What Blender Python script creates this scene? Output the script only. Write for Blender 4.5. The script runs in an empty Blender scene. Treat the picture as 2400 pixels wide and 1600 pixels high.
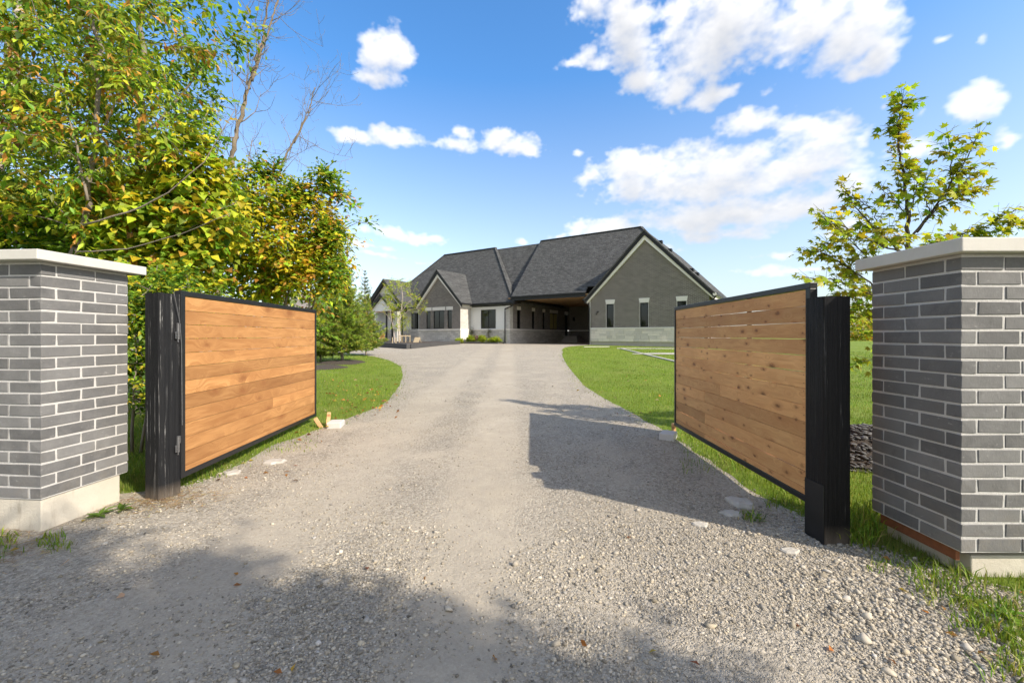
import bpy, math, random
import numpy as np
from mathutils import Vector, Matrix
R = math.radians
scene = bpy.context.scene
col = scene.collection

# ------------------------------------------------------------------ camera
FPX, HOR, CAMH = 980.0, 786.0, 1.48          # focal length in photo pixels, horizon row, eye height
cam_d = bpy.data.cameras.new('camera')
cam = bpy.data.objects.new('camera', cam_d); col.objects.link(cam)
cam_d.sensor_width = 36.0; cam_d.lens = 36.0 * FPX / 2400.0
cam_d.shift_y = -(800.0 - HOR) / 2400.0
cam_d.clip_start = 0.05; cam_d.clip_end = 3000
cam.location = (0, 0, CAMH); cam.rotation_euler = (R(90), 0, 0)
scene.camera = cam

# ------------------------------------------------------------------ light
SUN_EL, SUN_AZ = 35.8, 125.0                  # azimuth clockwise from +Y
sv = Vector((math.sin(R(SUN_AZ)) * math.cos(R(SUN_EL)), math.cos(R(SUN_AZ)) * math.cos(R(SUN_EL)), math.sin(R(SUN_EL))))
sun_d = bpy.data.lights.new('sun', 'SUN'); sun_d.energy = 2.62; sun_d.angle = R(0.55); sun_d.color = (1.0, 0.90, 0.76)
sun = bpy.data.objects.new('sun', sun_d); col.objects.link(sun)
sun.rotation_euler = sv.to_track_quat('Z', 'Y').to_euler(); sun.location = sv * 60
scene.view_settings.view_transform = 'Standard'; scene.view_settings.look = 'None'
scene.view_settings.gamma = 1.0; scene.view_settings.exposure = 1.43
scene.view_settings.use_curve_mapping = False
scene.cycles.adaptive_threshold = 0.02; scene.cycles.max_bounces = 6; scene.cycles.transparent_max_bounces = 8
scene.cycles.caustics_reflective = False; scene.cycles.caustics_refractive = False

def nd(nt, typ, props=None, **inp):
    n = nt.nodes.new(typ)
    for k, v in (props or {}).items(): setattr(n, k, v)
    for k, v in inp.items():
        if k[0] == 'i' and k[1:].isdigit(): s = n.inputs[int(k[1:])]
        else: s = n.inputs[k.replace('_', ' ')]
        if isinstance(v, bpy.types.NodeSocket): nt.links.new(v, s)
        else: s.default_value = v
    return n
def mth(nt, op, a, b=0.0, c=0.0, clamp=False):
    n = nt.nodes.new('ShaderNodeMath'); n.operation = op; n.use_clamp = clamp
    for i, v in enumerate((a, b, c)):
        if isinstance(v, bpy.types.NodeSocket): nt.links.new(v, n.inputs[i])
        else: n.inputs[i].default_value = v
    return n.outputs[0]
def vmt(nt, op, a, b=(0, 0, 0), c=(0, 0, 0)):
    n = nt.nodes.new('ShaderNodeVectorMath'); n.operation = op
    for i, v in enumerate((a, b, c)):
        if isinstance(v, bpy.types.NodeSocket): nt.links.new(v, n.inputs[i])
        else: n.inputs[i].default_value = v
    return n.outputs['Value'] if op in ('LENGTH', 'DOT_PRODUCT', 'DISTANCE') else n.outputs[0]
def mixc(nt, f, a, b, bt='MIX'):
    n = nt.nodes.new('ShaderNodeMix'); n.data_type = 'RGBA'; n.blend_type = bt
    for s, v in ((n.inputs[0], f), (n.inputs[6], a), (n.inputs[7], b)):
        if isinstance(v, bpy.types.NodeSocket): nt.links.new(v, s)
        else: s.default_value = v if not isinstance(v, tuple) or len(v) == 4 else (*v, 1)
    return n.outputs[2]
def maprange(nt, v, a, b, c=0.0, d=1.0, smooth=False):
    n = nt.nodes.new('ShaderNodeMapRange'); n.clamp = True
    if smooth: n.interpolation_type = 'SMOOTHSTEP'
    nt.links.new(v, n.inputs[0])
    for i, x in enumerate((a, b, c, d)): n.inputs[i + 1].default_value = x
    return n.outputs[0]
def ramp(nt, fac, stops):
    n = nt.nodes.new('ShaderNodeValToRGB'); nt.links.new(fac, n.inputs[0])
    e = n.color_ramp.elements
    while len(e) < len(stops): e.new(0.5)
    for x, (p, c) in zip(e, stops): x.position = p; x.color = (*c, 1)
    return n.outputs[0]
def noise(nt, vec, scale, detail=4.0, rough=0.55, dist=0.0):
    n = nd(nt, 'ShaderNodeTexNoise', None, Vector=vec, Scale=scale, Detail=detail, Roughness=rough, Distortion=dist)
    return n.outputs['Fac']

# ------------------------------------------------------------------ sky with clouds, laid out by compass direction and elevation
world = bpy.data.worlds.new('World'); scene.world = world; world.use_nodes = True
wt = world.node_tree; wt.nodes.clear()
CLOUDS = [(1400,20,55,45,1),(1470,60,75,80,1),(1390,140,95,26,.8),(1330,150,50,16,.6),(1480,130,70,40,.9),(1600,20,55,50,.7),(1700,60,150,110,1),(1850,60,150,90,1),(1990,90,95,70,1),(2070,130,42,45,.85),(2040,165,40,20,.7),(1640,150,110,35,.75),
          (1505,195,55,32,1),(1590,208,80,34,1),(1690,215,65,28,.9),(1740,190,45,26,.5),(905,115,50,38,.9),(940,150,45,40,.85),(880,175,55,25,.7),(840,330,60,20,.7),(925,330,75,24,.75),(1095,345,45,22,.8),(1105,320,25,20,.7),(1195,345,65,28,.95),(1180,322,35,16,.7),(1340,357,30,18,.5),
          (1480,395,105,40,1),(1680,385,180,48,1),(1860,400,160,45,1),(1620,440,240,45,1),(1400,425,55,28,.9),(1960,395,80,28,.7),(1780,275,75,45,.9),(1860,300,90,45,.95),(1960,325,85,36,.8),(2040,352,55,28,.6),(1740,492,280,40,1),(1900,480,150,40,.9),(1430,535,100,26,.95),(1580,530,180,30,1),(1330,548,60,14,.5),
          (2300,270,50,44,.95),(2190,268,36,22,.6),(2068,256,32,22,.65),(1835,200,50,26,.55),(2180,350,60,40,.6),(2310,355,50,36,.55),(2225,85,60,18,.25),(2345,76,34,20,.3),
          (1700,545,330,30,.62),(1500,590,200,16,.45),(1900,620,300,18,.42),(950,555,170,22,.55),(820,585,150,16,.42),(930,610,220,14,.36),(1850,590,300,22,.42),(1230,560,50,12,.4),(2000,540,200,40,.5)]
def lattice(u, v, fx, fy, rs):
    """value noise, periodic in u (0..1)"""
    fx = max(2, int(round(fx))); g_ = rs.rand(int(fy) + 3, fx).astype(np.float32)
    x = u * fx; y = v * fy; xi = np.floor(x).astype(np.int32); yi = np.floor(y).astype(np.int32); a = (x - xi).astype(np.float32); b_ = (y - yi).astype(np.float32)
    a = a * a * a * (a * (a * 6 - 15) + 10); b_ = b_ * b_ * b_ * (b_ * (b_ * 6 - 15) + 10); x0 = xi % fx; x1 = (xi + 1) % fx; yi = np.clip(yi, 0, int(fy) + 1)
    return (g_[yi, x0] * (1 - a) + g_[yi, x1] * a) * (1 - b_) + (g_[yi + 1, x0] * (1 - a) + g_[yi + 1, x1] * a) * b_
def fbm(u, v, fx, fy, octs, seed, gain=.55):
    rs = np.random.RandomState(seed); t = 0; amp = 1; tot = 0
    for o_ in range(octs): t = t + amp * lattice(u, v, fx * 2 ** o_, fy * 2 ** o_, rs); tot += amp; amp *= gain
    return t / tot
# cloud map computed here over the whole upper sky: R = cover, G = how much sun reaches that part of the cloud
CW, CH = 2560, 1280
uu, ee = np.meshgrid((np.arange(CW, dtype=np.float32) + .5) / CW, (np.arange(CH // 2, dtype=np.float32) + .5) / (CH // 2) * (math.pi / 2))
azm = (math.pi / 2 - (.5 - uu) * 2 * math.pi + math.pi) % (2 * math.pi) - math.pi; vv = ee / (math.pi / 2)
wx = fbm(uu, vv, 46, 14, 5, 1) - .5; wy = fbm(uu, vv, 46, 14, 5, 2) - .5
n1 = fbm(uu, vv, 60, 26, 6, 3, .6) - .5; n2 = fbm(uu, vv, 190, 80, 4, 4, .62) - .5
ap = azm + .085 * wx; ep = ee + .05 * wy; fld = np.full(ap.shape, -1.2, np.float32)
for (cx, cy, rx, ry, st_) in CLOUDS:
    az = math.atan((cx - 1200) / FPX); el = math.atan((HOR - cy) / math.hypot(FPX, cx - 1200)); ca = math.cos(az)
    ra = rx * 1.1 / FPX * ca * ca; re = ry * 1.1 / FPX * ca
    ln = np.sqrt(((ap - az) / ra) ** 2 + ((ep - el) / np.where(ep < el, re * .8, re)) ** 2); v_ = st_ * .9 - .9 * ln
    h_ = np.clip(.5 + .5 * (v_ - fld) / .12, 0, 1); fld = fld * (1 - h_) + v_ * h_ + .12 * h_ * (1 - h_)
away = np.maximum(np.clip((np.abs(azm) - 1.0) / .3, 0, 1), np.clip((ee - .70) / .16, 0, 1))    # unseen sky outside the view: denser cloud added here for fill light
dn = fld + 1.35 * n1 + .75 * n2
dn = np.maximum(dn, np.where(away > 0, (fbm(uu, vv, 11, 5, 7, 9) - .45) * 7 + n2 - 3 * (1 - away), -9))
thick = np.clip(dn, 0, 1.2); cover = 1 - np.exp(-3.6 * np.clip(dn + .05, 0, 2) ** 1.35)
up_ = np.zeros_like(thick); STP = 4
for q in range(1, 13): up_[:-q * STP] += thick[q * STP:] * (.93 ** q)
lit = np.exp(-.25 * up_) * (1.0 + .5 * np.clip(n2 * 1.6 + n1, -.3, .3)); lit = np.clip(lit, 0, 1)
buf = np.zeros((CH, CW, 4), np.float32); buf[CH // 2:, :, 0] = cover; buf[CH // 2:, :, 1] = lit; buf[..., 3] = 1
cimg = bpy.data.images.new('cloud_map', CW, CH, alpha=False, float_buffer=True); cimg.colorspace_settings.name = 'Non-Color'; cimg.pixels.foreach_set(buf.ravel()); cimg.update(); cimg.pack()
del uu, ee, azm, vv, wx, wy, n1, n2, ap, ep, fld, dn, thick, up_, buf
tc = nd(wt, 'ShaderNodeTexCoord').outputs['Generated']
sep = nd(wt, 'ShaderNodeSeparateXYZ', None, Vector=tc); eln = mth(wt, 'ARCSINE', sep.outputs[2])
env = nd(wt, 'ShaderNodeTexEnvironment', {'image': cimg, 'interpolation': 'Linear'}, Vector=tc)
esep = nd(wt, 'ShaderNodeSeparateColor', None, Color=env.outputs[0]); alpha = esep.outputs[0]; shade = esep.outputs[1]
sky = nd(wt, 'ShaderNodeTexSky', {'sky_type': 'NISHITA', 'sun_disc': False, 'sun_elevation': R(SUN_EL), 'sun_rotation': R(SUN_AZ),
         'altitude': 200.0, 'air_density': 1.0, 'dust_density': 1.6, 'ozone_density': 2.2})
SKY_S = 0.15
skyc = nd(wt, 'ShaderNodeHueSaturation', None, Hue=0.5, Saturation=maprange(wt, eln, 0.0, 0.55, 0.62, 1.28), Value=maprange(wt, eln, 0.0, 0.55, 0.55, 0.79), Color=sky.outputs[0]).outputs[0]
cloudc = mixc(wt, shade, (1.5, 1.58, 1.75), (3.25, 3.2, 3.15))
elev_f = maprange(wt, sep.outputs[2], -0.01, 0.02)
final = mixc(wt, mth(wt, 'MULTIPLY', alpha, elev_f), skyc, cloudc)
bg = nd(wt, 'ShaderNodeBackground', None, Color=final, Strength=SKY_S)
wo = wt.nodes.new('ShaderNodeOutputWorld'); wt.links.new(bg.outputs[0], wo.inputs[0])

# ------------------------------------------------------------------ ground shape and pixel helpers
def vnoise(x, y, seed=0, octs=6, base=1.0):
    r = np.random.RandomState(seed); x = np.asarray(x, float); y = np.asarray(y, float); v = 0 * (x + y)
    for i in range(octs):
        f = base * (1.0 + 1.1 * r.rand()); a = r.rand() * 6.28
        v = v + np.sin(f * (x * math.cos(a) + y * math.sin(a)) + r.rand() * 6.28 + 1.5 * np.sin(f * .6 * (y * math.cos(a) - x * math.sin(a)) + r.rand() * 6.28))
    return v / octs
def gz(x, y):
    y = np.asarray(y, float); x = np.asarray(x, float)
    b = 0.023 * (np.clip(y, 5, 35) - 5) + 0.004 * np.clip(y - 35, 0, 3)
    near = np.clip((12 - y) / 8, 0, 1)
    return b + near * 0.012 * vnoise(x, y, 3, 6, 2.2)
def G(px, py):
    """the point of the ground seen at a pixel of the photograph"""
    k = (py - HOR) / FPX; d = CAMH / k
    if d > 5: d = (CAMH + .115) / (k + .023)
    if d > 35: d = (CAMH - .69) / k
    X = (px - 1200) / FPX * d
    return Vector((X, d, float(gz(X, d))))
def at(px, py, d):
    return Vector(((px - 1200) / FPX * d, d, CAMH - (py - HOR) / FPX * d))

# ------------------------------------------------------------------ mesh helpers
def tag(o, label=None, cat=None, group=None, kind=None):
    for k, v in (('label', label), ('category', cat), ('group', group), ('kind', kind)):
        if v: o[k] = v
    return o
def empty(name, loc, rz=0.0):
    o = bpy.data.objects.new(name, None); col.objects.link(o); o.location = loc; o.rotation_euler = (0, 0, rz); o.empty_display_size = .2
    return o
def link(name, me, parent=None, loc=None, rot=None):
    o = bpy.data.objects.new(name, me); col.objects.link(o)
    if parent: o.parent = parent
    if loc is not None: o.location = loc
    if rot is not None: o.rotation_euler = rot
    return o
def np_mesh(name, V, F, mat, colors=None, smooth=False):
    """V (n,3), F (m,k) all faces of one size"""
    me = bpy.data.meshes.new(name); V = np.asarray(V, np.float32); F = np.asarray(F, np.int32); k = F.shape[1]
    me.vertices.add(len(V)); me.vertices.foreach_set('co', V.ravel())
    me.loops.add(F.size); me.loops.foreach_set('vertex_index', F.ravel())
    me.polygons.add(len(F)); me.polygons.foreach_set('loop_start', np.arange(0, F.size, k, dtype=np.int32))
    if smooth: me.polygons.foreach_set('use_smooth', np.ones(len(F), bool))
    if colors is not None:
        a = me.color_attributes.new('Col', 'FLOAT_COLOR', 'POINT')
        c = np.ones((len(V), 4), np.float32); c[:, :3] = colors; a.data.foreach_set('color', c.ravel())
    me.update(calc_edges=True); me.materials.append(mat)
    return me
class MB:
    def __init__(s): s.v = []; s.f = []
    def quad(s, a, b, c, d): s.poly([a, b, c, d])
    def poly(s, pts):
        n = len(s.v); s.v += [tuple(p) for p in pts]; s.f.append(tuple(range(n, n + len(pts))))
    def box(s, x0, x1, y0, y1, z0, z1):
        n = len(s.v)
        s.v += [(x, y, z) for z in (z0, z1) for y in (y0, y1) for x in (x0, x1)]
        s.f += [tuple(n + i for i in f) for f in ((0, 2, 3, 1), (4, 5, 7, 6), (0, 1, 5, 4), (2, 6, 7, 3), (0, 4, 6, 2), (1, 3, 7, 5))]
        return s
    def beam(s, p0, p1, w, h, up=(0, 0, 1)):
        p0 = Vector(p0); p1 = Vector(p1); d = (p1 - p0).normalized(); up = Vector(up)
        a = d.cross(up).normalized() * w / 2; b = a.cross(d).normalized() * h / 2
        n = len(s.v)
        for p in (p0, p1): s.v += [tuple(p + q) for q in (-a - b, a - b, a + b, -a + b)]
        s.f += [tuple(n + i for i in f) for f in ((0, 1, 2, 3), (7, 6, 5, 4), (0, 4, 5, 1), (1, 5, 6, 2), (2, 6, 7, 3), (3, 7, 4, 0))]
        return s
    def slab(s, pts, th, dirv=None):
        """polygon extruded by th against its normal (or along dirv)"""
        pts = [Vector(p) for p in pts]; nrm = Vector((0, 0, 0))
        for i in range(len(pts)):
            a, b = pts[i], pts[(i + 1) % len(pts)]
            nrm += Vector(((a.y - b.y) * (a.z + b.z), (a.z - b.z) * (a.x + b.x), (a.x - b.x) * (a.y + b.y)))
        nrm.normalize()
        off = -nrm * th if dirv is None else Vector(dirv)
        n = len(s.v); k = len(pts)
        s.v += [tuple(p) for p in pts] + [tuple(p + off) for p in pts]
        s.f.append(tuple(range(n, n + k))); s.f.append(tuple(range(n + 2 * k - 1, n + k - 1, -1)))
        for i in range(k):
            j = (i + 1) % k; s.f.append((n + j, n + i, n + k + i, n + k + j))
        return s
    def tube(s, pts, rad, sides=6):
        pts = [Vector(p) for p in pts]; m = len(pts)
        if not hasattr(rad, '__len__'): rad = [rad] * m
        n = len(s.v); ref = Vector((0.31, 0.17, 0.93))
        for i, p in enumerate(pts):
            d = (pts[min(i + 1, m - 1)] - pts[max(i - 1, 0)]).normalized()
            a = d.cross(ref)
            if a.length < .05: a = d.cross(Vector((1, 0, 0)))
            a.normalize(); b = d.cross(a)
            for k in range(sides):
                t = 6.28319 * k / sides; s.v.append(tuple(p + (a * math.cos(t) + b * math.sin(t)) * rad[i]))
        for i in range(m - 1):
            for k in range(sides):
                k2 = (k + 1) % sides
                s.f.append((n + i * sides + k, n + i * sides + k2, n + (i + 1) * sides + k2, n + (i + 1) * sides + k))
        s.f.append(tuple(n + k for k in reversed(range(sides)))); s.f.append(tuple(n + (m - 1) * sides + k for k in range(sides)))
        return s
    def mesh(s, name, mat, smooth=False, bevel=0):
        me = bpy.data.meshes.new(name); me.from_pydata(s.v, [], s.f); me.materials.append(mat)
        if bevel:
            import bmesh
            bm = bmesh.new(); bm.from_mesh(me)
            bmesh.ops.recalc_face_normals(bm, faces=bm.faces)
            bmesh.ops.bevel(bm, geom=list(bm.edges), offset=bevel, segments=2, affect='EDGES', profile=.5)
            bm.to_mesh(me); bm.free()
        else:
            import bmesh
            bm = bmesh.new(); bm.from_mesh(me); bmesh.ops.recalc_face_normals(bm, faces=bm.faces); bm.to_mesh(me); bm.free()
        if smooth: me.polygons.foreach_set('use_smooth', [True] * len(me.polygons))
        me.update(); return me
    def build(s, name, mat, parent=None, loc=None, rot=None, smooth=False, bevel=0):
        return link(name, s.mesh(name, mat, smooth, bevel), parent, loc, rot)

# ------------------------------------------------------------------ materials
def newmat(name):
    m = bpy.data.materials.new(name); m.use_nodes = True; nt = m.node_tree; nt.nodes.clear()
    out = nt.nodes.new('ShaderNodeOutputMaterial'); b = nt.nodes.new('ShaderNodeBsdfPrincipled'); nt.links.new(b.outputs[0], out.inputs[0])
    return m, nt, b, out
def setb(nt, b, **kw):
    for k, v in kw.items():
        s = b.inputs[k.replace('_', ' ')]
        if isinstance(v, bpy.types.NodeSocket): nt.links.new(v, s)
        else: s.default_value = (*v, 1) if isinstance(v, tuple) and len(v) == 3 else v
def bump(nt, b, h, strength=.4, dist=.01):
    n = nd(nt, 'ShaderNodeBump', None, Strength=strength, Distance=dist, Height=h); nt.links.new(n.outputs[0], b.inputs['Normal']); return n
def objc(nt): return nd(nt, 'ShaderNodeTexCoord').outputs['Object']
def orand(nt): return nd(nt, 'ShaderNodeObjectInfo').outputs['Random']
def geopos(nt): return nd(nt, 'ShaderNodeNewGeometry').outputs['Position']
def plain(name, c, rough=.6, metal=0.0, var=.25, scale=6.0, bstr=.15, bscale=60.0, spec=.4):
    m, nt, b, o = newmat(name); p = objc(nt)
    f = noise(nt, p, scale, 5)
    setb(nt, b, Base_Color=mixc(nt, f, tuple(x * (1 - var) for x in c), tuple(min(1, x * (1 + var)) for x in c)), Roughness=rough, Metallic=metal)
    b.inputs['Specular IOR Level'].default_value = spec
    if bstr: bump(nt, b, noise(nt, p, bscale, 4), bstr, .01)
    return m
M = {}
def leafmat(name, trans=.45, rough=.5):
    m, nt, b, out = newmat(name)
    c = nd(nt, 'ShaderNodeVertexColor', {'layer_name': 'Col'}).outputs[0]
    setb(nt, b, Base_Color=c, Roughness=rough); b.inputs['Specular IOR Level'].default_value = .35
    t = nd(nt, 'ShaderNodeBsdfTranslucent', None, Color=mixc(nt, .35, c, (1.0, 1.0, .25), 'MULTIPLY')).outputs[0]
    t2 = nd(nt, 'ShaderNodeMixShader', None, i0=trans, i1=b.outputs[0], i2=t)
    nt.links.new(t2.outputs[0], out.inputs[0]); return m
M['leaf'] = leafmat('leaf_tissue', .5, .45)
M['needle'] = leafmat('needle_tissue', .35, .55)
M['grass'] = leafmat('grass_blade', .35, .6)
def bark(name, c1, c2):
    m, nt, b, o = newmat(name); p = vmt(nt, 'MULTIPLY', geopos(nt), (1, 1, .25))
    f = noise(nt, p, 26, 6, .65)
    setb(nt, b, Base_Color=mixc(nt, f, c1, c2), Roughness=.9); bump(nt, b, f, .8, .02); return m
M['bark'] = bark('grey_bark', (.09, .075, .06), (.34, .29, .24))
M['bark_pale'] = bark('pale_bark', (.3, .24, .2), (.62, .54, .48))
M['bark_dead'] = bark('dead_bark', (.10, .085, .07), (.32, .25, .175))
M['bark_dark'] = bark('dark_bark', (.035, .028, .022), (.13, .10, .08))

# lawn and gravel sheets
m, nt, b, o = newmat('lawn_turf'); p = geopos(nt)
f1 = noise(nt, p, .9, 4); f2 = noise(nt, p, 38, 5, .7); f3 = noise(nt, vmt(nt, 'MULTIPLY', p, (.35, 1.6, 1)), 1.2, 3)
c = mixc(nt, f2, (.085, .145, .014), (.22, .30, .038)); c = mixc(nt, maprange(nt, f1, .45, .75), c, (.21, .27, .05)); c = mixc(nt, maprange(nt, f3, .5, .7, 0, .35), c, (.24, .26, .07)); c = mixc(nt, maprange(nt, noise(nt, p, 2.6, 6, .7), .6, .74, 0, .5), c, (.33, .30, .12))
setb(nt, b, Base_Color=c, Roughness=.85); b.inputs['Specular IOR Level'].default_value = .15; bump(nt, b, f2, .9, .04); M['lawn'] = m
m, nt, b, o = newmat('soil'); p = geopos(nt)
setb(nt, b, Base_Color=mixc(nt, noise(nt, p, 9, 6, .7), (.06, .05, .03), (.16, .15, .06)), Roughness=.95); bump(nt, b, noise(nt, p, 30, 5), .8, .03); M['soil'] = m
m, nt, b, o = newmat('gravel_bed'); p = geopos(nt)
f1 = noise(nt, p, .55, 5, .6); f2 = noise(nt, p, 5, 6, .7); fine = noise(nt, p, 140, 4, .75)
vor = nd(nt, 'ShaderNodeTexVoronoi', {'feature': 'F1'}, Vector=p, Scale=58.0, Randomness=1.0)
vor2 = nd(nt, 'ShaderNodeTexVoronoi', {'feature': 'F1'}, Vector=vmt(nt, 'ADD', p, vmt(nt, 'MULTIPLY', nd(nt, 'ShaderNodeTexNoise', None, Vector=p, Scale=30.0).outputs['Color'], (.03, .03, .03))), Scale=115.0)
vr = nd(nt, 'ShaderNodeSeparateColor', None, Color=vor2.outputs['Color']).outputs[0]
dust = mixc(nt, maprange(nt, f1, .35, .65), (.395, .345, .27), (.48, .425, .34))
dust = mixc(nt, maprange(nt, f2, .35, .7, 0, .6), dust, (.32, .285, .235))
vor3 = nd(nt, 'ShaderNodeTexVoronoi', {'feature': 'F1'}, Vector=p, Scale=46.0)
v3 = nd(nt, 'ShaderNodeSeparateColor', None, Color=vor3.outputs['Color']).outputs[1]
peb = mixc(nt, mth(nt, 'MULTIPLY_ADD', vr, .5, mth(nt, 'MULTIPLY', v3, .5)), (.18, .16, .128), (.60, .54, .45))
px_ = nd(nt, 'ShaderNodeSeparateXYZ', None, Vector=p).outputs[0]
tr_ = mth(nt, 'MAXIMUM', maprange(nt, mth(nt, 'ABSOLUTE', mth(nt, 'ADD', px_, .28)), .15, .6, .75, 0, True), maprange(nt, mth(nt, 'ABSOLUTE', mth(nt, 'ADD', px_, 1.75)), .2, .7, .6, 0, True))   # compacted wheel tracks
pm = mth(nt, 'MULTIPLY', maprange(nt, noise(nt, p, 1.4, 5, .65), .36, .56, .3, .95), mth(nt, 'SUBTRACT', 1.0, tr_))
c = mixc(nt, pm, dust, peb); c = mixc(nt, .35, c, mixc(nt, fine, (.45, .45, .45), (1.35, 1.35, 1.35)), 'MULTIPLY')
setb(nt, b, Base_Color=c, Roughness=.95); b.inputs['Specular IOR Level'].default_value = .2
hh = mth(nt, 'SUBTRACT', mth(nt, 'ADD', mth(nt, 'MULTIPLY', mth(nt, 'SUBTRACT', 1.0, vor2.outputs['Distance']), mth(nt, 'MULTIPLY', pm, .8)), mth(nt, 'MULTIPLY', fine, .35)), mth(nt, 'MULTIPLY', vor3.outputs['Distance'], mth(nt, 'MULTIPLY', pm, 1.1)))
bump(nt, b, hh, .9, .014); M['gravel'] = m
m, nt, b, o = newmat('loose_stone')
c = nd(nt, 'ShaderNodeVertexColor', {'layer_name': 'Col'}).outputs[0]
f = noise(nt, geopos(nt), 90, 4, .7)
setb(nt, b, Base_Color=mixc(nt, .6, c, mixc(nt, f, (.5, .5, .5), (1.5, 1.48, 1.42)), 'MULTIPLY'), Roughness=.9); b.inputs['Specular IOR Level'].default_value = .25; M['stone'] = m
m, nt, b, o = newmat('pale_paving'); p = geopos(nt)
setb(nt, b, Base_Color=mixc(nt, noise(nt, p, 2, 5), (.42, .40, .37), (.56, .54, .50)), Roughness=.9); M['paving'] = m
m, nt, b, o = newmat('bark_mulch'); p = geopos(nt); f = noise(nt, p, 26, 6, .75)
setb(nt, b, Base_Color=mixc(nt, f, (.02, .016, .013), (.12, .095, .075)), Roughness=.95); bump(nt, b, f, 1, .05); M['mulch'] = m

# pillar masonry
m, nt, b, o = newmat('charcoal_brick'); p = objc(nt); r = orand(nt)
pv = vmt(nt, 'ADD', p, vmt(nt, 'MULTIPLY', nd(nt, 'ShaderNodeCombineXYZ', None, X=r, Y=r, Z=r).outputs[0], (37, 53, 71)))
f = noise(nt, pv, 9, 6, .65); g2 = noise(nt, vmt(nt, 'MULTIPLY', pv, (1, 1, .5)), 70, 5, .7)
c = mixc(nt, r, (.078, .078, .080), (.178, .177, .176)); c = mixc(nt, mth(nt, 'MULTIPLY', f, .55), c, (.215, .214, .212))
scr = maprange(nt, noise(nt, vmt(nt, 'MULTIPLY', pv, (1, 1, 2.2)), 16, 7, .8), .60, .74, 0, .7)
c = mixc(nt, scr, c, (.42, .41, .40)); gp = geopos(nt)
c = mixc(nt, maprange(nt, noise(nt, gp, 3.2, 5, .7), .5, .8, 0, .34), c, (.34, .335, .325)); c = mixc(nt, maprange(nt, noise(nt, gp, 7.5, 6, .75), .58, .8, 0, .45), c, (.06, .058, .055))
spl = mth(nt, 'MULTIPLY', maprange(nt, nd(nt, 'ShaderNodeSeparateXYZ', None, Vector=gp).outputs[2], .2, .75, 1, 0), maprange(nt, noise(nt, gp, 5.5, 6, .75), .46, .70, 0, .42)); c = mixc(nt, spl, c, (.21, .185, .15))
setb(nt, b, Base_Color=c, Roughness=.85); b.inputs['Specular IOR Level'].default_value = .25; bump(nt, b, mth(nt, 'ADD', g2, mth(nt, 'MULTIPLY', f, 1.5)), .45, .006); M['brick'] = m
m, nt, b, o = newmat('light_mortar'); p = objc(nt); f = noise(nt, p, 45, 6, .75)
setb(nt, b, Base_Color=mixc(nt, f, (.42, .41, .395), (.60, .59, .57)), Roughness=.95); bump(nt, b, f, .8, .008); M['mortar'] = m
m, nt, b, o = newmat('cast_stone'); p = objc(nt); f = noise(nt, p, 5, 6, .6)
setb(nt, b, Base_Color=mixc(nt, f, (.46, .445, .41), (.60, .585, .54)), Roughness=.85); bump(nt, b, noise(nt, p, 120, 5, .7), .35, .004); M['cap'] = m
def concrete(name, a, bb, stain=(.3, .25, .18)):
    m, nt, b, o = newmat(name); p = objc(nt); f = noise(nt, p, 4, 6, .65)
    c = mixc(nt, f, a, bb)
    st = maprange(nt, noise(nt, vmt(nt, 'MULTIPLY', p, (3, 3, .5)), 6, 5, .7), .56, .72, 0, .55)
    c = mixc(nt, st, c, stain); sp = maprange(nt, noise(nt, p, 110, 3), .7, .76); c = mixc(nt, mth(nt, 'MULTIPLY', sp, .5), c, (.2, .18, .16))
    setb(nt, b, Base_Color=c, Roughness=.92); bump(nt, b, noise(nt, p, 60, 6, .7), .5, .008); return m
M['concrete'] = concrete('footing_concrete', (.46, .415, .34), (.62, .58, .50))
M['block'] = concrete('white_concrete', (.47, .455, .43), (.62, .605, .58), (.36, .33, .29))
m, nt, b, o = newmat('rusted_steel'); p = objc(nt); f = noise(nt, p, 22, 6, .7)
setb(nt, b, Base_Color=mixc(nt, f, (.10, .035, .015), (.30, .11, .045)), Roughness=.9); bump(nt, b, f, .5, .004); M['rust'] = m

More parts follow.
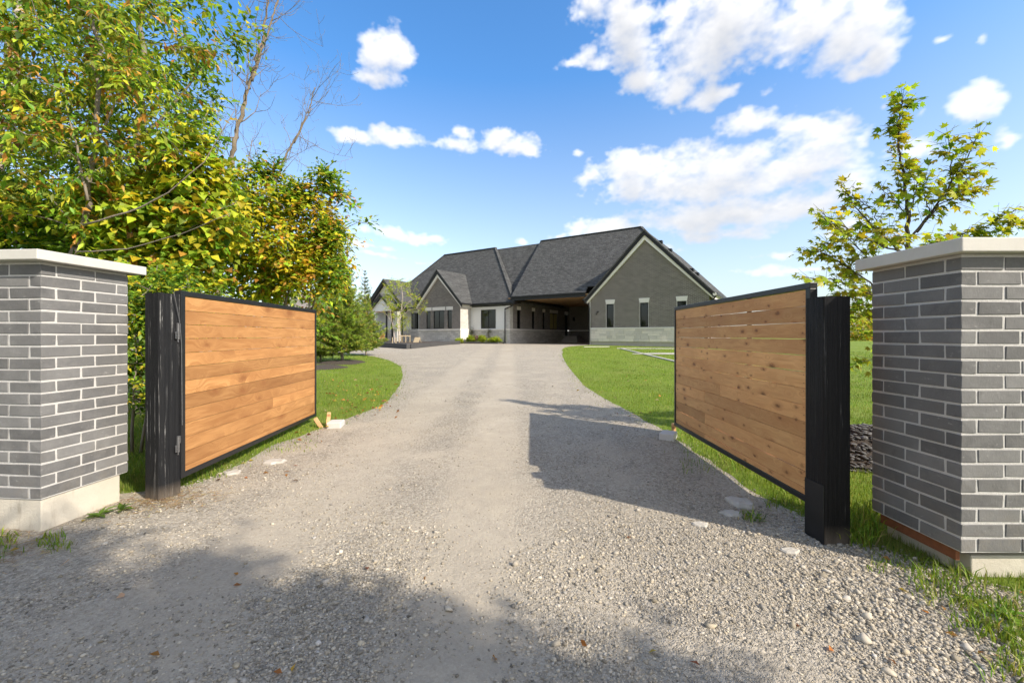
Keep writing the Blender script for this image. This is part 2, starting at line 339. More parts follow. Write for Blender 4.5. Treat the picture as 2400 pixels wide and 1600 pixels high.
# gate woods
def wood(name, c1, c2, c3, knots, knotc, kth=.3):
    m, nt, b, o = newmat(name); p = objc(nt); r = orand(nt)
    off = vmt(nt, 'MULTIPLY', nd(nt, 'ShaderNodeCombineXYZ', None, X=r, Y=r, Z=r).outputs[0], (91, 17, 43))
    pv = vmt(nt, 'ADD', p, off)
    kv = nd(nt, 'ShaderNodeTexVoronoi', {'feature': 'F1', 'voronoi_dimensions': '2D'}, Vector=nd(nt, 'ShaderNodeCombineXYZ', None, X=mth(nt, 'MULTIPLY', nd(nt, 'ShaderNodeSeparateXYZ', None, Vector=pv).outputs[0], knots), Y=mth(nt, 'MULTIPLY_ADD', nd(nt, 'ShaderNodeSeparateXYZ', None, Vector=pv).outputs[2], knots * 2.1, mth(nt, 'MULTIPLY', noise(nt, pv, 55, 3), .35))).outputs[0], Scale=1.0)
    kd = kv.outputs['Distance']
    warp = maprange(nt, kd, 0, .45, .16, 0, True)
    q = vmt(nt, 'MULTIPLY', pv, (1.1, 1, 13)); q = vmt(nt, 'ADD', q, nd(nt, 'ShaderNodeCombineXYZ', None, Z=mth(nt, 'MULTIPLY', warp, 9.0)).outputs[0])
    gr = noise(nt, q, 2.2, 5, .62, .6); fine = noise(nt, vmt(nt, 'MULTIPLY', pv, (2, 1, 60)), 4, 4, .7); big = noise(nt, vmt(nt, 'MULTIPLY', pv, (.8, 1, 2)), 1.3, 3)
    c = mixc(nt, maprange(nt, gr, .32, .68), c1, c2); c = mixc(nt, maprange(nt, big, .4, .75, 0, .55), c, c3)
    c = mixc(nt, .5, c, mixc(nt, fine, (.62, .6, .56), (1.3, 1.3, 1.3)), 'MULTIPLY')
    c = mixc(nt, 1.0, c, mixc(nt, r, (.74, .72, .70), (1.18, 1.17, 1.15)), 'MULTIPLY')
    kpick = maprange(nt, nd(nt, 'ShaderNodeSeparateColor', None, Color=kv.outputs['Color']).outputs[0], kth, kth + .06); ksz = maprange(nt, nd(nt, 'ShaderNodeSeparateColor', None, Color=kv.outputs['Color']).outputs[1], 0, 1, .55, 1.9); kd = mth(nt, 'MULTIPLY', kd, ksz)
    km = mth(nt, 'MULTIPLY', maprange(nt, kd, .03, .17, .85, 0, True), kpick); kh = mth(nt, 'MULTIPLY', maprange(nt, kd, .08, .4, .55, 0, True), kpick)
    c = mixc(nt, kh, c, c3); c = mixc(nt, km, c, knotc)
    setb(nt, b, Base_Color=c, Roughness=.55); b.inputs['Specular IOR Level'].default_value = .3; bump(nt, b, mth(nt, 'ADD', fine, gr), .25, .004); return m
M['wood_a'] = wood('stained_cedar', (.36, .17, .06), (.54, .29, .115), (.25, .105, .036), 2.0, (.25, .10, .035), .72)
M['wood_b'] = wood('knotty_cedar', (.63, .32, .125), (.78, .46, .20), (.44, .19, .07), 4.6, (.16, .065, .025), .62)
M['stake'] = wood('raw_stake_wood', (.55, .33, .16), (.68, .45, .24), (.5, .25, .11), 3, (.3, .14, .06))
m, nt, b, o = newmat('black_painted_steel'); p = objc(nt); f = noise(nt, p, 14, 6, .7)
setb(nt, b, Base_Color=mixc(nt, f, (.005, .0055, .007), (.017, .018, .021)), Roughness=mth(nt, 'MULTIPLY_ADD', f, .3, .22), Metallic=.0); bump(nt, b, f, .12, .003); M['steel'] = m
def postmat(name, base, worn, th, gl, sx):
    m, nt, b, o = newmat(name); p = objc(nt)
    st = noise(nt, vmt(nt, 'MULTIPLY', p, (sx, sx, .9)), 1.0, 6, .72, .3); br = noise(nt, vmt(nt, 'MULTIPLY', p, (6, 6, 2.2)), 1.6, 5, .7)
    sc = mth(nt, 'MULTIPLY', maprange(nt, st, th, th + .07), maprange(nt, br, .42, .62))
    fine = noise(nt, vmt(nt, 'MULTIPLY', p, (130, 130, 5)), 1, 4, .7)
    low = maprange(nt, nd(nt, 'ShaderNodeSeparateXYZ', None, Vector=p).outputs[2], .0, .14, .75, 0)
    c = mixc(nt, fine, tuple(x * .5 for x in base), tuple(x * 1.9 for x in base)); c = mixc(nt, mth(nt, 'MULTIPLY', sc, .8), c, worn); c = mixc(nt, mth(nt, 'MULTIPLY', low, br), c, (.30, .24, .18))
    setb(nt, b, Base_Color=c, Roughness=mth(nt, 'MULTIPLY_ADD', br, .4, gl)); b.inputs['Specular IOR Level'].default_value = .22; bump(nt, b, mth(nt, 'ADD', st, mth(nt, 'MULTIPLY', fine, .4)), .7, .012); return m
M['post_a'] = postmat('weathered_black_timber', (.0085, .009, .0105), (.5, .5, .49), .575, .40, 55)
M['post_b'] = postmat('black_stained_timber', (.0045, .0045, .0058), (.17, .165, .16), .585, .25, 24)

# house materials
def housebrick(name, c1, c2, mo):
    m, nt, b, o = newmat(name); p = objc(nt); s = nd(nt, 'ShaderNodeSeparateXYZ', None, Vector=p)
    v = nd(nt, 'ShaderNodeCombineXYZ', None, X=mth(nt, 'ADD', s.outputs[0], s.outputs[1]), Y=s.outputs[2]).outputs[0]
    t = nd(nt, 'ShaderNodeTexBrick', {'offset': .5}, Vector=v, Color1=(*c1, 1), Color2=(*c2, 1), Mortar=(*mo, 1), Scale=1.0, Mortar_Size=.011, Mortar_Smooth=.2, Bias=0.0, Brick_Width=.267, Row_Height=.089)
    c = mixc(nt, .45, t.outputs[0], mixc(nt, noise(nt, p, 1.1, 5), (.6, .6, .6), (1.4, 1.38, 1.35)), 'MULTIPLY')
    setb(nt, b, Base_Color=c, Roughness=.9); b.inputs['Specular IOR Level'].default_value = .2
    bump(nt, b, mth(nt, 'SUBTRACT', 1.0, t.outputs['Fac']), .5, .012); return m
M['hbrick'] = housebrick('dark_house_brick', (.112, .099, .092), (.185, .166, .155), (.40, .365, .34))
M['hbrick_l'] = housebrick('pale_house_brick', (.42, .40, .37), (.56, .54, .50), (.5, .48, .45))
m, nt, b, o = newmat('asphalt_shingle'); p = objc(nt); sx = nd(nt, 'ShaderNodeSeparateXYZ', None, Vector=p)
v = nd(nt, 'ShaderNodeCombineXYZ', None, X=mth(nt, 'ADD', sx.outputs[0], mth(nt, 'MULTIPLY', sx.outputs[1], .35)), Y=sx.outputs[2]).outputs[0]
t = nd(nt, 'ShaderNodeTexBrick', {'offset': .37, 'offset_frequency': 2}, Vector=v, Color1=(.072, .073, .074, 1), Color2=(.118, .120, .121, 1), Mortar=(.05, .05, .051, 1), Scale=1.0, Mortar_Size=.012, Mortar_Smooth=.6, Bias=-.1, Brick_Width=.33, Row_Height=.11)
c = mixc(nt, .7, t.outputs[0], mixc(nt, noise(nt, p, 5.0, 3, .6, 1.2), (.05, .05, .05), (1.95, 1.97, 1.97)), 'MULTIPLY')
setb(nt, b, Base_Color=c, Roughness=.95); b.inputs['Specular IOR Level'].default_value = .25
bump(nt, b, mth(nt, 'ADD', mth(nt, 'SUBTRACT', 1, t.outputs['Fac']), mth(nt, 'MULTIPLY', noise(nt, p, 7, 5, .7), 2.2)), .8, .05); M['shingle'] = m
M['black'] = plain('black_metal_trim', (.010, .010, .012), .45, bstr=0)
M['white'] = plain('white_painted_trim', (.84, .80, .77), .7, var=.04, bstr=.05)
M['stucco'] = plain('white_stucco', (.74, .735, .72), .9, var=.05, bstr=.3, bscale=90)
M['lime'] = plain('limestone_trim', (.74, .70, .66), .85, var=.08, bstr=.2)
m, nt, b, o = newmat('split_limestone'); p = objc(nt); r = orand(nt)
f = noise(nt, vmt(nt, 'ADD', p, vmt(nt, 'MULTIPLY', nd(nt, 'ShaderNodeCombineXYZ', None, X=r, Y=r, Z=r).outputs[0], (31, 17, 9))), 6, 6, .65)
c = mixc(nt, f, (.58, .53, .49), (.80, .745, .69)); c = mixc(nt, 1.0, c, mixc(nt, r, (.82, .82, .83), (1.15, 1.13, 1.1)), 'MULTIPLY')
setb(nt, b, Base_Color=c, Roughness=.92); bump(nt, b, f, .7, .03); M['limestone'] = m
m, nt, b, o = newmat('coursed_limestone'); p = objc(nt); s = nd(nt, 'ShaderNodeSeparateXYZ', None, Vector=p)
v = nd(nt, 'ShaderNodeCombineXYZ', None, X=mth(nt, 'ADD', s.outputs[0], s.outputs[1]), Y=s.outputs[2]).outputs[0]
t = nd(nt, 'ShaderNodeTexBrick', {'offset': .43}, Vector=v, Color1=(.44, .415, .385, 1), Color2=(.62, .585, .545, 1), Mortar=(.32, .30, .28, 1), Scale=1.0, Mortar_Size=.012, Mortar_Smooth=.3, Bias=0.0, Brick_Width=.52, Row_Height=.2)
setb(nt, b, Base_Color=mixc(nt, .5, t.outputs[0], mixc(nt, noise(nt, p, 7, 5, .7), (.6, .6, .6), (1.4, 1.38, 1.35)), 'MULTIPLY'), Roughness=.92); bump(nt, b, mth(nt, 'SUBTRACT', 1, t.outputs['Fac']), .6, .02); M['coursed'] = m
M['found'] = concrete('foundation_concrete', (.36, .325, .30), (.47, .43, .40))
m, nt, b, o = newmat('dark_window_glass'); p = objc(nt)
setb(nt, b, Base_Color=(.006, .008, .008), Roughness=.03); b.inputs['Specular IOR Level'].default_value = .6
bump(nt, b, noise(nt, p, 1.2, 2), .03, .02); M['glass'] = m
M['curtain'] = plain('pale_curtain', (.55, .52, .40), .9, bstr=0)
m, nt, b, o = newmat('cedar_soffit'); p = objc(nt)
f = noise(nt, vmt(nt, 'MULTIPLY', p, (9, .6, 1)), 2, 5)
setb(nt, b, Base_Color=mixc(nt, f, (.42, .24, .11), (.62, .40, .20)), Roughness=.6); M['soffit'] = m
M['darkstone'] = plain('dark_planter_stone', (.06, .06, .062), .8, var=.35)
M['orange_wood'] = plain('orange_chair_wood', (.42, .16, .05), .6)

# ------------------------------------------------------------------ ground
XL = [(-60,-40),(-8,-25),(-4,-12),(0,-6.2),(2.0,-5.2),(2.5,-4.9),(2.8,-4.7),(3.1,-4.6),(3.5,-4.4),(3.8,-4.0),(4.0,-3.35),(4.2,-3.14),(4.48,-3.12),(5.6,-3.2),(6.1,-3.08),(6.6,-2.95),(7.95,-2.68),(8.6,-2.60),(11.05,-2.98),(13.4,-3.5),(16.4,-4.35),(19.2,-5.6),(21.5,-7.0),(23.5,-8.6),(25,-13),(26.5,-30),(60,-30)]
XR = [(-60,40),(-8,25),(-4,12),(0,3.6),(1.5,3.0),(1.87,2.95),(2.29,2.9),(2.57,2.72),(2.82,2.56),(3.0,2.44),(3.5,2.36),(4.34,2.30),(5.09,2.34),(5.87,2.34),(6.75,2.27),(7.76,2.2),(9.1,2.04),(11.05,1.92),(14.7,2.1),(17.8,2.3),(21,2.57),(23.5,2.8),(25.4,3.1),(28,3.35),(30.5,3.8),(33,4.75),(34.2,5.9),(35.2,6.8),(60,22)]
def xl(y): return np.interp(y, [a for a, _ in XL], [c for _, c in XL]) + np.clip((14 - np.asarray(y)) / 8, 0, 1) * .05 * vnoise(y, 0 * np.asarray(y), 11, 6, 5)
def xr(y): return np.interp(y, [a for a, _ in XR], [c for _, c in XR]) + np.clip((14 - np.asarray(y)) / 8, 0, 1) * .05 * vnoise(y, 0 * np.asarray(y), 12, 6, 5)
YS = np.concatenate([np.arange(-60, -1, 4.0), np.arange(-1, 12, .09), np.arange(12, 40, .4), np.arange(40, 61, 4)])
def sheet(x0, x1, nx, pw=1.0):
    u = np.linspace(0, 1, nx) ** pw
    X = x0[:, None] * (1 - u) + x1[:, None] * u; Y = np.repeat(YS[:, None], nx, 1); Z = gz(X, Y)
    i = np.arange(len(YS) - 1)[:, None] * nx + np.arange(nx - 1)[None]
    return np.stack([X, Y, Z], -1).reshape(-1, 3), np.stack([i, i + 1, i + nx + 1, i + nx], -1).reshape(-1, 4)
V, F = sheet(xl(YS), xr(YS), 90)
drive = link('driveway', np_mesh('driveway', V, F, M['gravel'], smooth=True)); tag(drive, kind='structure')
Va, Fa = sheet(xl(YS), np.full(len(YS), -60.0), 60, 2.2); Vb, Fb = sheet(xr(YS), np.full(len(YS), 60.0), 60, 2.2)
Fa = Fa[:, ::-1]
lawn = link('lawn', np_mesh('lawn', np.vstack([Va, Vb]), np.vstack([Fa, Fb + len(Va)]), M['lawn'], smooth=True)); tag(lawn, kind='structure')
gy = np.array([-1500, -60, 0, 5, 35, 38, 60, 1500.]); gzz = np.array([-.06, -.06, -.06, -.06, .60, .60, .60, .60])
V = np.array([(x, y, z) for y, z in zip(gy, gzz) for x in (-1500, 1500)])
F = np.array([(2 * i, 2 * i + 1, 2 * i + 3, 2 * i + 2) for i in range(len(gy) - 1)])
ground = link('ground', np_mesh('ground', V, F, M['lawn'])); tag(ground, kind='structure')

# ------------------------------------------------------------------ the house (local x along the front to the right, y into the house)
HB = Vector((184 / FPX * 35, 35, .694)); HROT = math.atan2(-.547, .837)
house = empty('bungalow', HB, HROT)
tag(house, 'long dark brick bungalow with steep shingle roofs, limestone base and covered carport', 'house')
rg = random.Random(5)
def wall(name, mapf, a0, a1, z0, z1, openings, mat, gable=None, rev=.12):
    """wall with real openings; mapf(a, depth, z) gives local points; gable = (mid, top)"""
    b = MB(); xs = sorted({a0, a1, *[q for o in openings for q in o[:2]]}); zs = sorted({z0, z1, *[q for o in openings for q in o[2:]]})
    for i in range(len(xs) - 1):
        for j in range(len(zs) - 1):
            cx = (xs[i] + xs[i + 1]) / 2; cz = (zs[j] + zs[j + 1]) / 2
            if any(o[0] < cx < o[1] and o[2] < cz < o[3] for o in openings): continue
            b.quad(mapf(xs[i], 0, zs[j]), mapf(xs[i + 1], 0, zs[j]), mapf(xs[i + 1], 0, zs[j + 1]), mapf(xs[i], 0, zs[j + 1]))
    for (p, q, r, s) in openings:
        b.quad(mapf(p, 0, r), mapf(p, 0, s), mapf(p, rev, s), mapf(p, rev, r)); b.quad(mapf(q, 0, s), mapf(q, 0, r), mapf(q, rev, r), mapf(q, rev, s))
        b.quad(mapf(p, 0, s), mapf(q, 0, s), mapf(q, rev, s), mapf(p, rev, s)); b.quad(mapf(p, 0, r), mapf(p, rev, r), mapf(q, rev, r), mapf(q, 0, r))
    if gable: b.poly([mapf(a0, 0, z1), mapf(a1, 0, z1), mapf(gable[0], 0, gable[1])])
    return b.build(name, mat, house)
def window(mapf, p, q, r, s, mull=1, bars=0, curtain=None, d=.06):
    fr = MB(); e = .065
    def bx(bb, a0, a1, d0, d1, z0, z1):
        A = mapf(a0, d0, z0); B = mapf(a1, d1, z1)
        bb.box(min(A[0], B[0]), max(A[0], B[0]), min(A[1], B[1]), max(A[1], B[1]), z0, z1)
    bx(fr, p, p + e, d, d + .05, r, s); bx(fr, q - e, q, d, d + .05, r, s); bx(fr, p + e, q - e, d, d + .05, r, r + e); bx(fr, p + e, q - e, d, d + .05, s - e, s)
    w = fr.build('window', M['black'], house)
    for k in range(1, mull):
        c = p + (q - p) * k / mull; mb = MB(); bx(mb, c - .035, c + .035, d + .002, d + .048, r + e, s - e); mb.build('mullion', M['black'], w)
    pn = MB(); bx(pn, p + e, q - e, d + .03, d + .04, r + e, s - e); pn.build('pane', M['glass'] if not curtain else M['glass_c'], w)
    return w
m, nt, b, o = newmat('glass_over_curtain'); setb(nt, b, Base_Color=(.42, .36, .16), Roughness=.08); M['glass_c'] = m
def lintel(mapf, p, q, z0, z1, flare=0.06, proud=.03):
    b = MB(); b.slab([mapf(p, -proud, z0), mapf(q, -proud, z0), mapf(q + flare, -proud, z1), mapf(p - flare, -proud, z1)], .1, Vector(mapf(0, .1, 0)) - Vector(mapf(0, 0, 0)))
    b.build('lintel', M['lime'], house, bevel=.008)
def bar(name, mat, mapf, a0, a1, d0, d1, z0, z1, bevel=0):
    A = mapf(a0, d0, z0); B = mapf(a1, d1, z1); b = MB()
    b.box(min(A[0], B[0]), max(A[0], B[0]), min(A[1], B[1]), max(A[1], B[1]), z0, z1); return b.build(name, mat, house, bevel=bevel)
fw = lambda c: (lambda a, d, z: (a, c + d, z))          # faces the viewer
fe = lambda c: (lambda a, d, z: (c - d, a, z))          # faces +x
fwst = lambda c: (lambda a, d, z: (c + d, a, z))        # faces -x

# --- front gable wing
m0 = fw(0.0); GW = 9.05; GC = GW / 2
ops = [(1.38, 2.02, 1.44, 3.34), (4.12, 4.78, 1.44, 3.34), (6.88, 7.54, 1.44, 3.34)]
wall('gable_wall', m0, 0, GW, 1.42, 3.9, ops, M['hbrick'], gable=(GC, 8.62))
for o_ in ops:
    window(m0, *o_); lintel(m0, o_[0] - .03, o_[1] + .03, 3.345, 3.70)
    b = MB(); b.box(o_[0] - .02, o_[0], -.012, .05, o_[2], o_[3]); b.box(o_[1], o_[1] + .02, -.012, .05, o_[2], o_[3]); b.build('caulk_strip', M['white'], house)
bar('stone_ledge', M['lime'], m0, -.06, GW + .06, -.07, .05, 1.325, 1.425, .01)
sb_ = bar('stone_base', M['mortar'], m0, .01, GW - .01, -.005, .12, .285, 1.325)
z = .29; rows = []
while z < 1.30:
    hgt = min(rg.choice([.17, .2, .24, .2]), 1.32 - z); rows.append((z, hgt)); z += hgt
for (z, hgt) in rows:
    x = 0.0
    while x < GW - .05:
        L = min(rg.uniform(.32, .95), GW - x); 
        if GW - x - L < .2: L = GW - x
        dy = rg.uniform(0, .018); b = MB(); b.box(-L / 2 + .006, L / 2 - .006, 0, .05, .006, hgt - .006)
        st = b.build('stone', M['limestone'], sb_, loc=(x + L / 2, -.035 - dy, z), bevel=.008); x += L
bar('foundation', M['found'], m0, .0, GW, .03, .3, -.4, .283)
for (x, z, s_) in ((.64, 2.72, .10), (.50, 2.56, .07)):
    b = MB(); b.box(x - .12 * (s_ > .08), x + s_, -.06, .0, z, z + .05); b.box(x, x + .04, -.1, -.06, z - .06, z + .07); b.build('hose_tap' if s_ < .08 else 'vent_cover', M['black'], house)
wall('side_wall', fwst(0.0), .02, 12.9, -.3, 4.3, [], M['hbrick']); wall('side_wall', fe(GW), .02, 14, -.3, 4.0, [], M['hbrick'])
bar('corner_pier', M['lime'], fwst(-.02), .0, .5, -.06, .015, -.2, 4.0)
# rake boards
def rake(peak, endl, endr, zpk, zl, zr, w_, tw, tz, name, mat, depth):
    for (e_, ze) in ((endl, zl), (endr, zr)):
        b = MB(); p0 = Vector((peak, w_, zpk)); p1 = Vector((e_, w_, ze))
        b.slab([p0, p1, p1 - Vector((0, 0, tz)), p0 - Vector((0, 0, tz))], 1, (0, depth, 0)); b.build(name, mat, house)
rake(GC, -.42, GW + .42, 8.90, 3.72 + .06, 3.72 + .06, -.30, 0, .34, 'rake_fascia', M['black'], .10)
rake(GC, -.25, GW + .25, 8.62, 3.88, 3.88, -.19, 0, .42, 'rake_trim', M['white'], .185)
b = MB()
for sgn in (-1, 1):
    e_ = GC + sgn * (GC + .46)
    pts = [(GC, -.36, 8.98), (e_, -.36, 3.82), (e_, 13.5, 3.82), (GC, 13.5, 8.98)]
    b.slab(pts if sgn > 0 else pts[::-1], .09)
gr = b.build('roof', M['shingle'], house)
for (a_, k) in ((.14, 1.2), (.27, 1.6), (.62, 1.0), (.665, 1.9)):
    x = GC + a_ * (GC + .46); z = 8.98 - a_ * 5.16; b = MB(); b.box(x - .16, x + .16, .5 + k, .9 + k, z - .05, z + .17); b.build('roof_vent', M['black'], gr, bevel=.02)
bar('eave_trim', M['white'], fe(GW + .3), -.19, 13, -.05, .02, 3.42, 3.74)
def gutter(p0, p1, mat=None):
    b = MB(); b.beam(p0, p1, .14, .13); return b.build('gutter', mat or M['black'], house)
gutter((GW + .52, -.3, 3.76), (GW + .52, 13, 3.76)); gutter((-.50, -.32, 3.78), (-.50, .25, 3.78))
b = MB(); b.tube([(-.42, -.32, 3.72), (-.36, -.22, 3.55), (-.12, -.09, 3.36), (-.07, -.09, 3.1), (-.07, -.09, .08)], .05, 8); b.build('downspout', M['black'], house)
b = MB(); b.tube([(GW + .5, -.28, 3.7), (GW + .45, -.2, 3.5), (GW + .2, -.09, 3.3), (GW + .1, -.09, 3.0), (GW + .1, -.09, .08)], .05, 8); b.build('downspout', M['black'], house)
b = MB(); b.tube([(GW + .42, -.35, 3.72), (GW + .42, -.12, 3.72)], .13, 10); b.build('eave_lamp', M['lime'], house)

# --- main roof over the carport
S1, W0, Z0, WR = 1.1, -.35, 4.42, 5.3
zm = lambda w_: Z0 + S1 * (w_ - W0)
TL, TRr = -7.72, 2.72
b = MB()
b.slab([(TL, W0, zm(W0)), (-.30, W0, zm(W0)), (-.30, .10, zm(.10)), (TRr + WR - .10, .10, zm(.10)), (TRr, WR, zm(WR)), (TL, WR, zm(WR))], .10)
b.slab([(TL, WR, zm(WR)), (TRr, WR, zm(WR)), (TRr, 13.2, zm(WR) - 7.9 * .8), (TL, 13.2, zm(WR) - 7.9 * .8)], .10)
b.slab([(TRr, WR, zm(WR)), (TRr + WR - .10, .10, zm(.10)), (TRr + WR - .10, 13.2, zm(.1)), (TRr, 13.2, zm(WR) - 7.9 * .8)], .10)
b.build('roof', M['shingle'], house)
b = MB(); b.beam((TL, WR, zm(WR) + .02), (TRr, WR, zm(WR) + .02), .26, .05); b.beam((TRr, WR, zm(WR) + .02), (TRr + WR - .1, .1, zm(.1) + .02), .26, .05); b.build('ridge_cap', M['shingle'], house)
b = MB(); b.slab([(TL, W0, zm(W0) - .02), (TL, WR, zm(WR) - .02), (TL, WR, zm(WR) - .55), (TL, W0, zm(W0) - .4)], 1, (-.06, 0, 0)); b.build('rake_fascia', M['black'], house)
gutter((TL, W0 - .07, Z0 - .08), (-.32, W0 - .07, Z0 - .08)); bar('eave_fascia', M['black'], fw(W0), TL, -.32, .0, .05, Z0 - .40, Z0 - .14)
CZ = 4.22
b = MB(); b.box(-8.1, -.02, W0 + .06, 12.9, CZ, CZ + .06); b.build('carport_ceiling', M['soffit'], house)
ms = fe(-8.1)
ops = [(1.29, 1.91, 1.45, 3.26), (4.14, 4.67, 1.45, 3.26), (6.40, 6.87, 1.45, 3.26), (8.05, 9.91, 1.45, 3.26), (11.78, 12.65, .75, 3.26)]
wall('carport_wall', ms, .0, 12.9, 1.42, CZ - .001, [o_ for o_ in ops[:4]] + [(11.78, 12.65, 1.42, 3.26)], M['hbrick'])
for i, o_ in enumerate(ops[:4]):
    window(ms, *o_, mull=2 if i == 3 else 1, curtain=(i == 3)); lintel(ms, o_[0] - .05, o_[1] + .05, 3.27, 3.62, .0)
lintel(ms, 11.7, 12.72, 3.27, 3.62, 0)
wall('carport_base', ms, .0, 12.9, -.3, 1.30, [(11.78, 12.65, .75, 1.30)], M['coursed']); bar('stone_ledge', M['lime'], ms, .0, 11.78, -.06, .02, 1.30, 1.42)
dr = bar('door', M['black'], ms, 11.80, 12.63, .07, .12, .75, 3.25); b = MB(); b.tube([(-8.17 + .09, 12.5, 1.75), (-8.03, 12.5, 1.75), (-8.03, 12.38, 1.75)], .015); b.build('handle', M['lime'], dr)
wall('back_wall', fw(12.9), -8.1, 0, -.3, CZ, [], M['hbrick']); bar('stone_ledge', M['lime'], fw(12.9), -8.0, -.02, -.06, .0, 1.30, 1.42)
for k, (d_, z) in enumerate(((2.6, .18), (2.1, .36), (1.6, .55), (1.1, .73))):
    bar('step', M['found'], fw(12.9), -8.05, -6.6 + .25 * (3 - k) , -d_, -.02, z - .2, z)
bar('wall_lantern', M['black'], fw(12.9), -7.5, -7.3, -.25, -.02, 2.5, 2.95)
bar('column', M['lime'], fw(6.0), -.5, -.04, 0, .5, -.2, CZ)

# --- left section
ml = fw(0.0); LX0, LX1 = -12.74, -8.1
ops = [(-11.53, -9.72, 1.46, 3.31)]
wall('stucco_wall', ml, LX0, LX1 - .42, 1.42, 3.6, ops, M['stucco']); w_ = window(ml, *ops[0], mull=2, d=.03)
b = MB()
b.build  # corner pier: pale brick with a lit return
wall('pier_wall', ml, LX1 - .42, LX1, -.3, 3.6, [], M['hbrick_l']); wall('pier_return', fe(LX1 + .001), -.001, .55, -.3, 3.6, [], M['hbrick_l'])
wall('base_wall', fw(-.03), LX0, LX1 - .42, -.3, 1.30, [], M['coursed']); bar('stone_ledge', M['lime'], ml, LX0, LX1 + .03, -.08, .0, 1.30, 1.42)
bar('frieze_board', M['white'], ml, LX1 - .45, LX1 + .05, -.05, .0, 3.38, 3.62)
E0, EZ, LWR, S2 = -.40, 3.93, 5.1, 1.2
zl = lambda w_: EZ + S2 * (w_ - E0)
D_, E_ = -13.37, -20.98; HX = -7.35; HL = -26.6
b = MB()
b.slab([(HL, E0, EZ), (HX, E0, EZ), (D_, LWR, zl(LWR)), (E_, LWR, zl(LWR))], .10)
b.slab([(HX, E0, EZ), (HX, 10.6, EZ), (D_, LWR, zl(LWR))], .10); b.slab([(HX, 10.6, EZ), (HL, 10.6, EZ), (E_, LWR, zl(LWR)), (D_, LWR, zl(LWR))], .10)
b.slab([(HL, 10.6, EZ), (HL, E0, EZ), (E_, LWR, zl(LWR))], .10)
b.build('roof', M['shingle'], house)
b = MB(); b.beam((HX - .06, E0 + .04, EZ + .07), (D_, LWR, zl(LWR) + .05), .24, .06); b.beam((D_, LWR, zl(LWR) + .03), (E_, LWR, zl(LWR) + .03), .26, .05); b.beam((E_, LWR, zl(LWR) + .03), (HL, E0, EZ + .04), .26, .05); b.build('ridge_cap', M['hip'] if 'hip' in M else M['shingle'], house)
gutter((-12.2, E0 - .07, EZ - .09), (HX + .1, E0 - .07, EZ - .09)); gutter((HX + .07, E0 - .07, EZ - .09), (HX + .07, .6, EZ - .09))
bar('soffit', M['black'], fw(E0), -12.6, HX, .0, .40, EZ - .22, EZ - .15)
b = MB(); b.tube([(HX - .1, E0 - .02, EZ - .15), (HX - .25, -.3, 3.55), (LX1 - .48, -.1, 3.3), (LX1 - .48, -.1, 3.0), (LX1 - .48, -.1, .1)], .055, 8); b.build('downspout', M['black'], house)
zc = lambda w_: 3.80 + 1.285 * (w_ - .2)
b = MB(); b.slab([(-8.5, .2, zc(.2)), (TL - .07, .2, zc(.2)), (TL - .07, 5.35, zc(5.35)), (-14.0, 5.35, zc(5.35))], .10); b.slab([(-14, 5.35, zc(5.35)), (TL - .07, 5.35, zc(5.35)), (TL - .07, 10.5, EZ), (-14, 10.5, EZ)], .10); b.build('roof', M['shingle'], house)
# projecting gable
g0 = -1.67; mg = fw(g0); GL, GR = -18.36, -12.74; GM = (GL + GR) / 2
ops = [(-17.31, -16.71, 1.48, 3.30), (-16.30, -14.85, 1.48, 3.30), (-14.42, -13.84, 1.48, 3.30)]
wall('gable_wall', mg, GL, GR, 1.42, 3.95, ops, M['hbrick'], gable=(GM, 6.95))
for i, o_ in enumerate(ops): window(mg, *o_, mull=2 if i == 1 else 1); lintel(mg, o_[0] - .14, o_[1] + .14, 3.31, 3.65, 0)
wall('base_wall', fw(g0 - .03), GL, GR, -.3, 1.30, [], M['coursed']); bar('stone_ledge', M['lime'], mg, GL - .05, GR + .05, -.09, .0, 1.30, 1.42)
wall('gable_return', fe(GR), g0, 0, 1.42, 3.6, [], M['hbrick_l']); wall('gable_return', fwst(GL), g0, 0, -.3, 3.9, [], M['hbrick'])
wall('base_return', fe(GR + .03), g0, 0, -.3, 1.30, [], M['lime']); bar('stone_ledge', M['lime'], fe(GR), g0 + .001, 0, -.08, 0, 1.301, 1.419)
bar('frieze_board', M['white'], fe(GR), g0 - .06, 0, -.08, -.01, 3.52, 3.86)
rake(GM, GL - .42, GR + .42, 7.32, 3.86, 3.86, g0 - .32, 0, .36, 'rake_fascia', M['black'], .09)
rake(GM, GL - .2, GR + .2, 6.98, 3.92, 3.92, g0 - .22, 0, .34, 'rake_trim', M['white'], .21)
b = MB()
for sgn in (-1, 1):
    e_ = GM + sgn * ((GR - GL) / 2 + .46); pts = [(GM, g0 - .36, 7.42), (e_, g0 - .36, 3.90), (e_, 2.2, 3.90), (GM, 2.9, 7.42)]
    b.slab(pts if sgn > 0 else pts[::-1], .08)
b.build('roof', M['shingle'], house); gutter((GR + .5, g0 - .36, 3.84), (GR + .5, E0, 3.84))
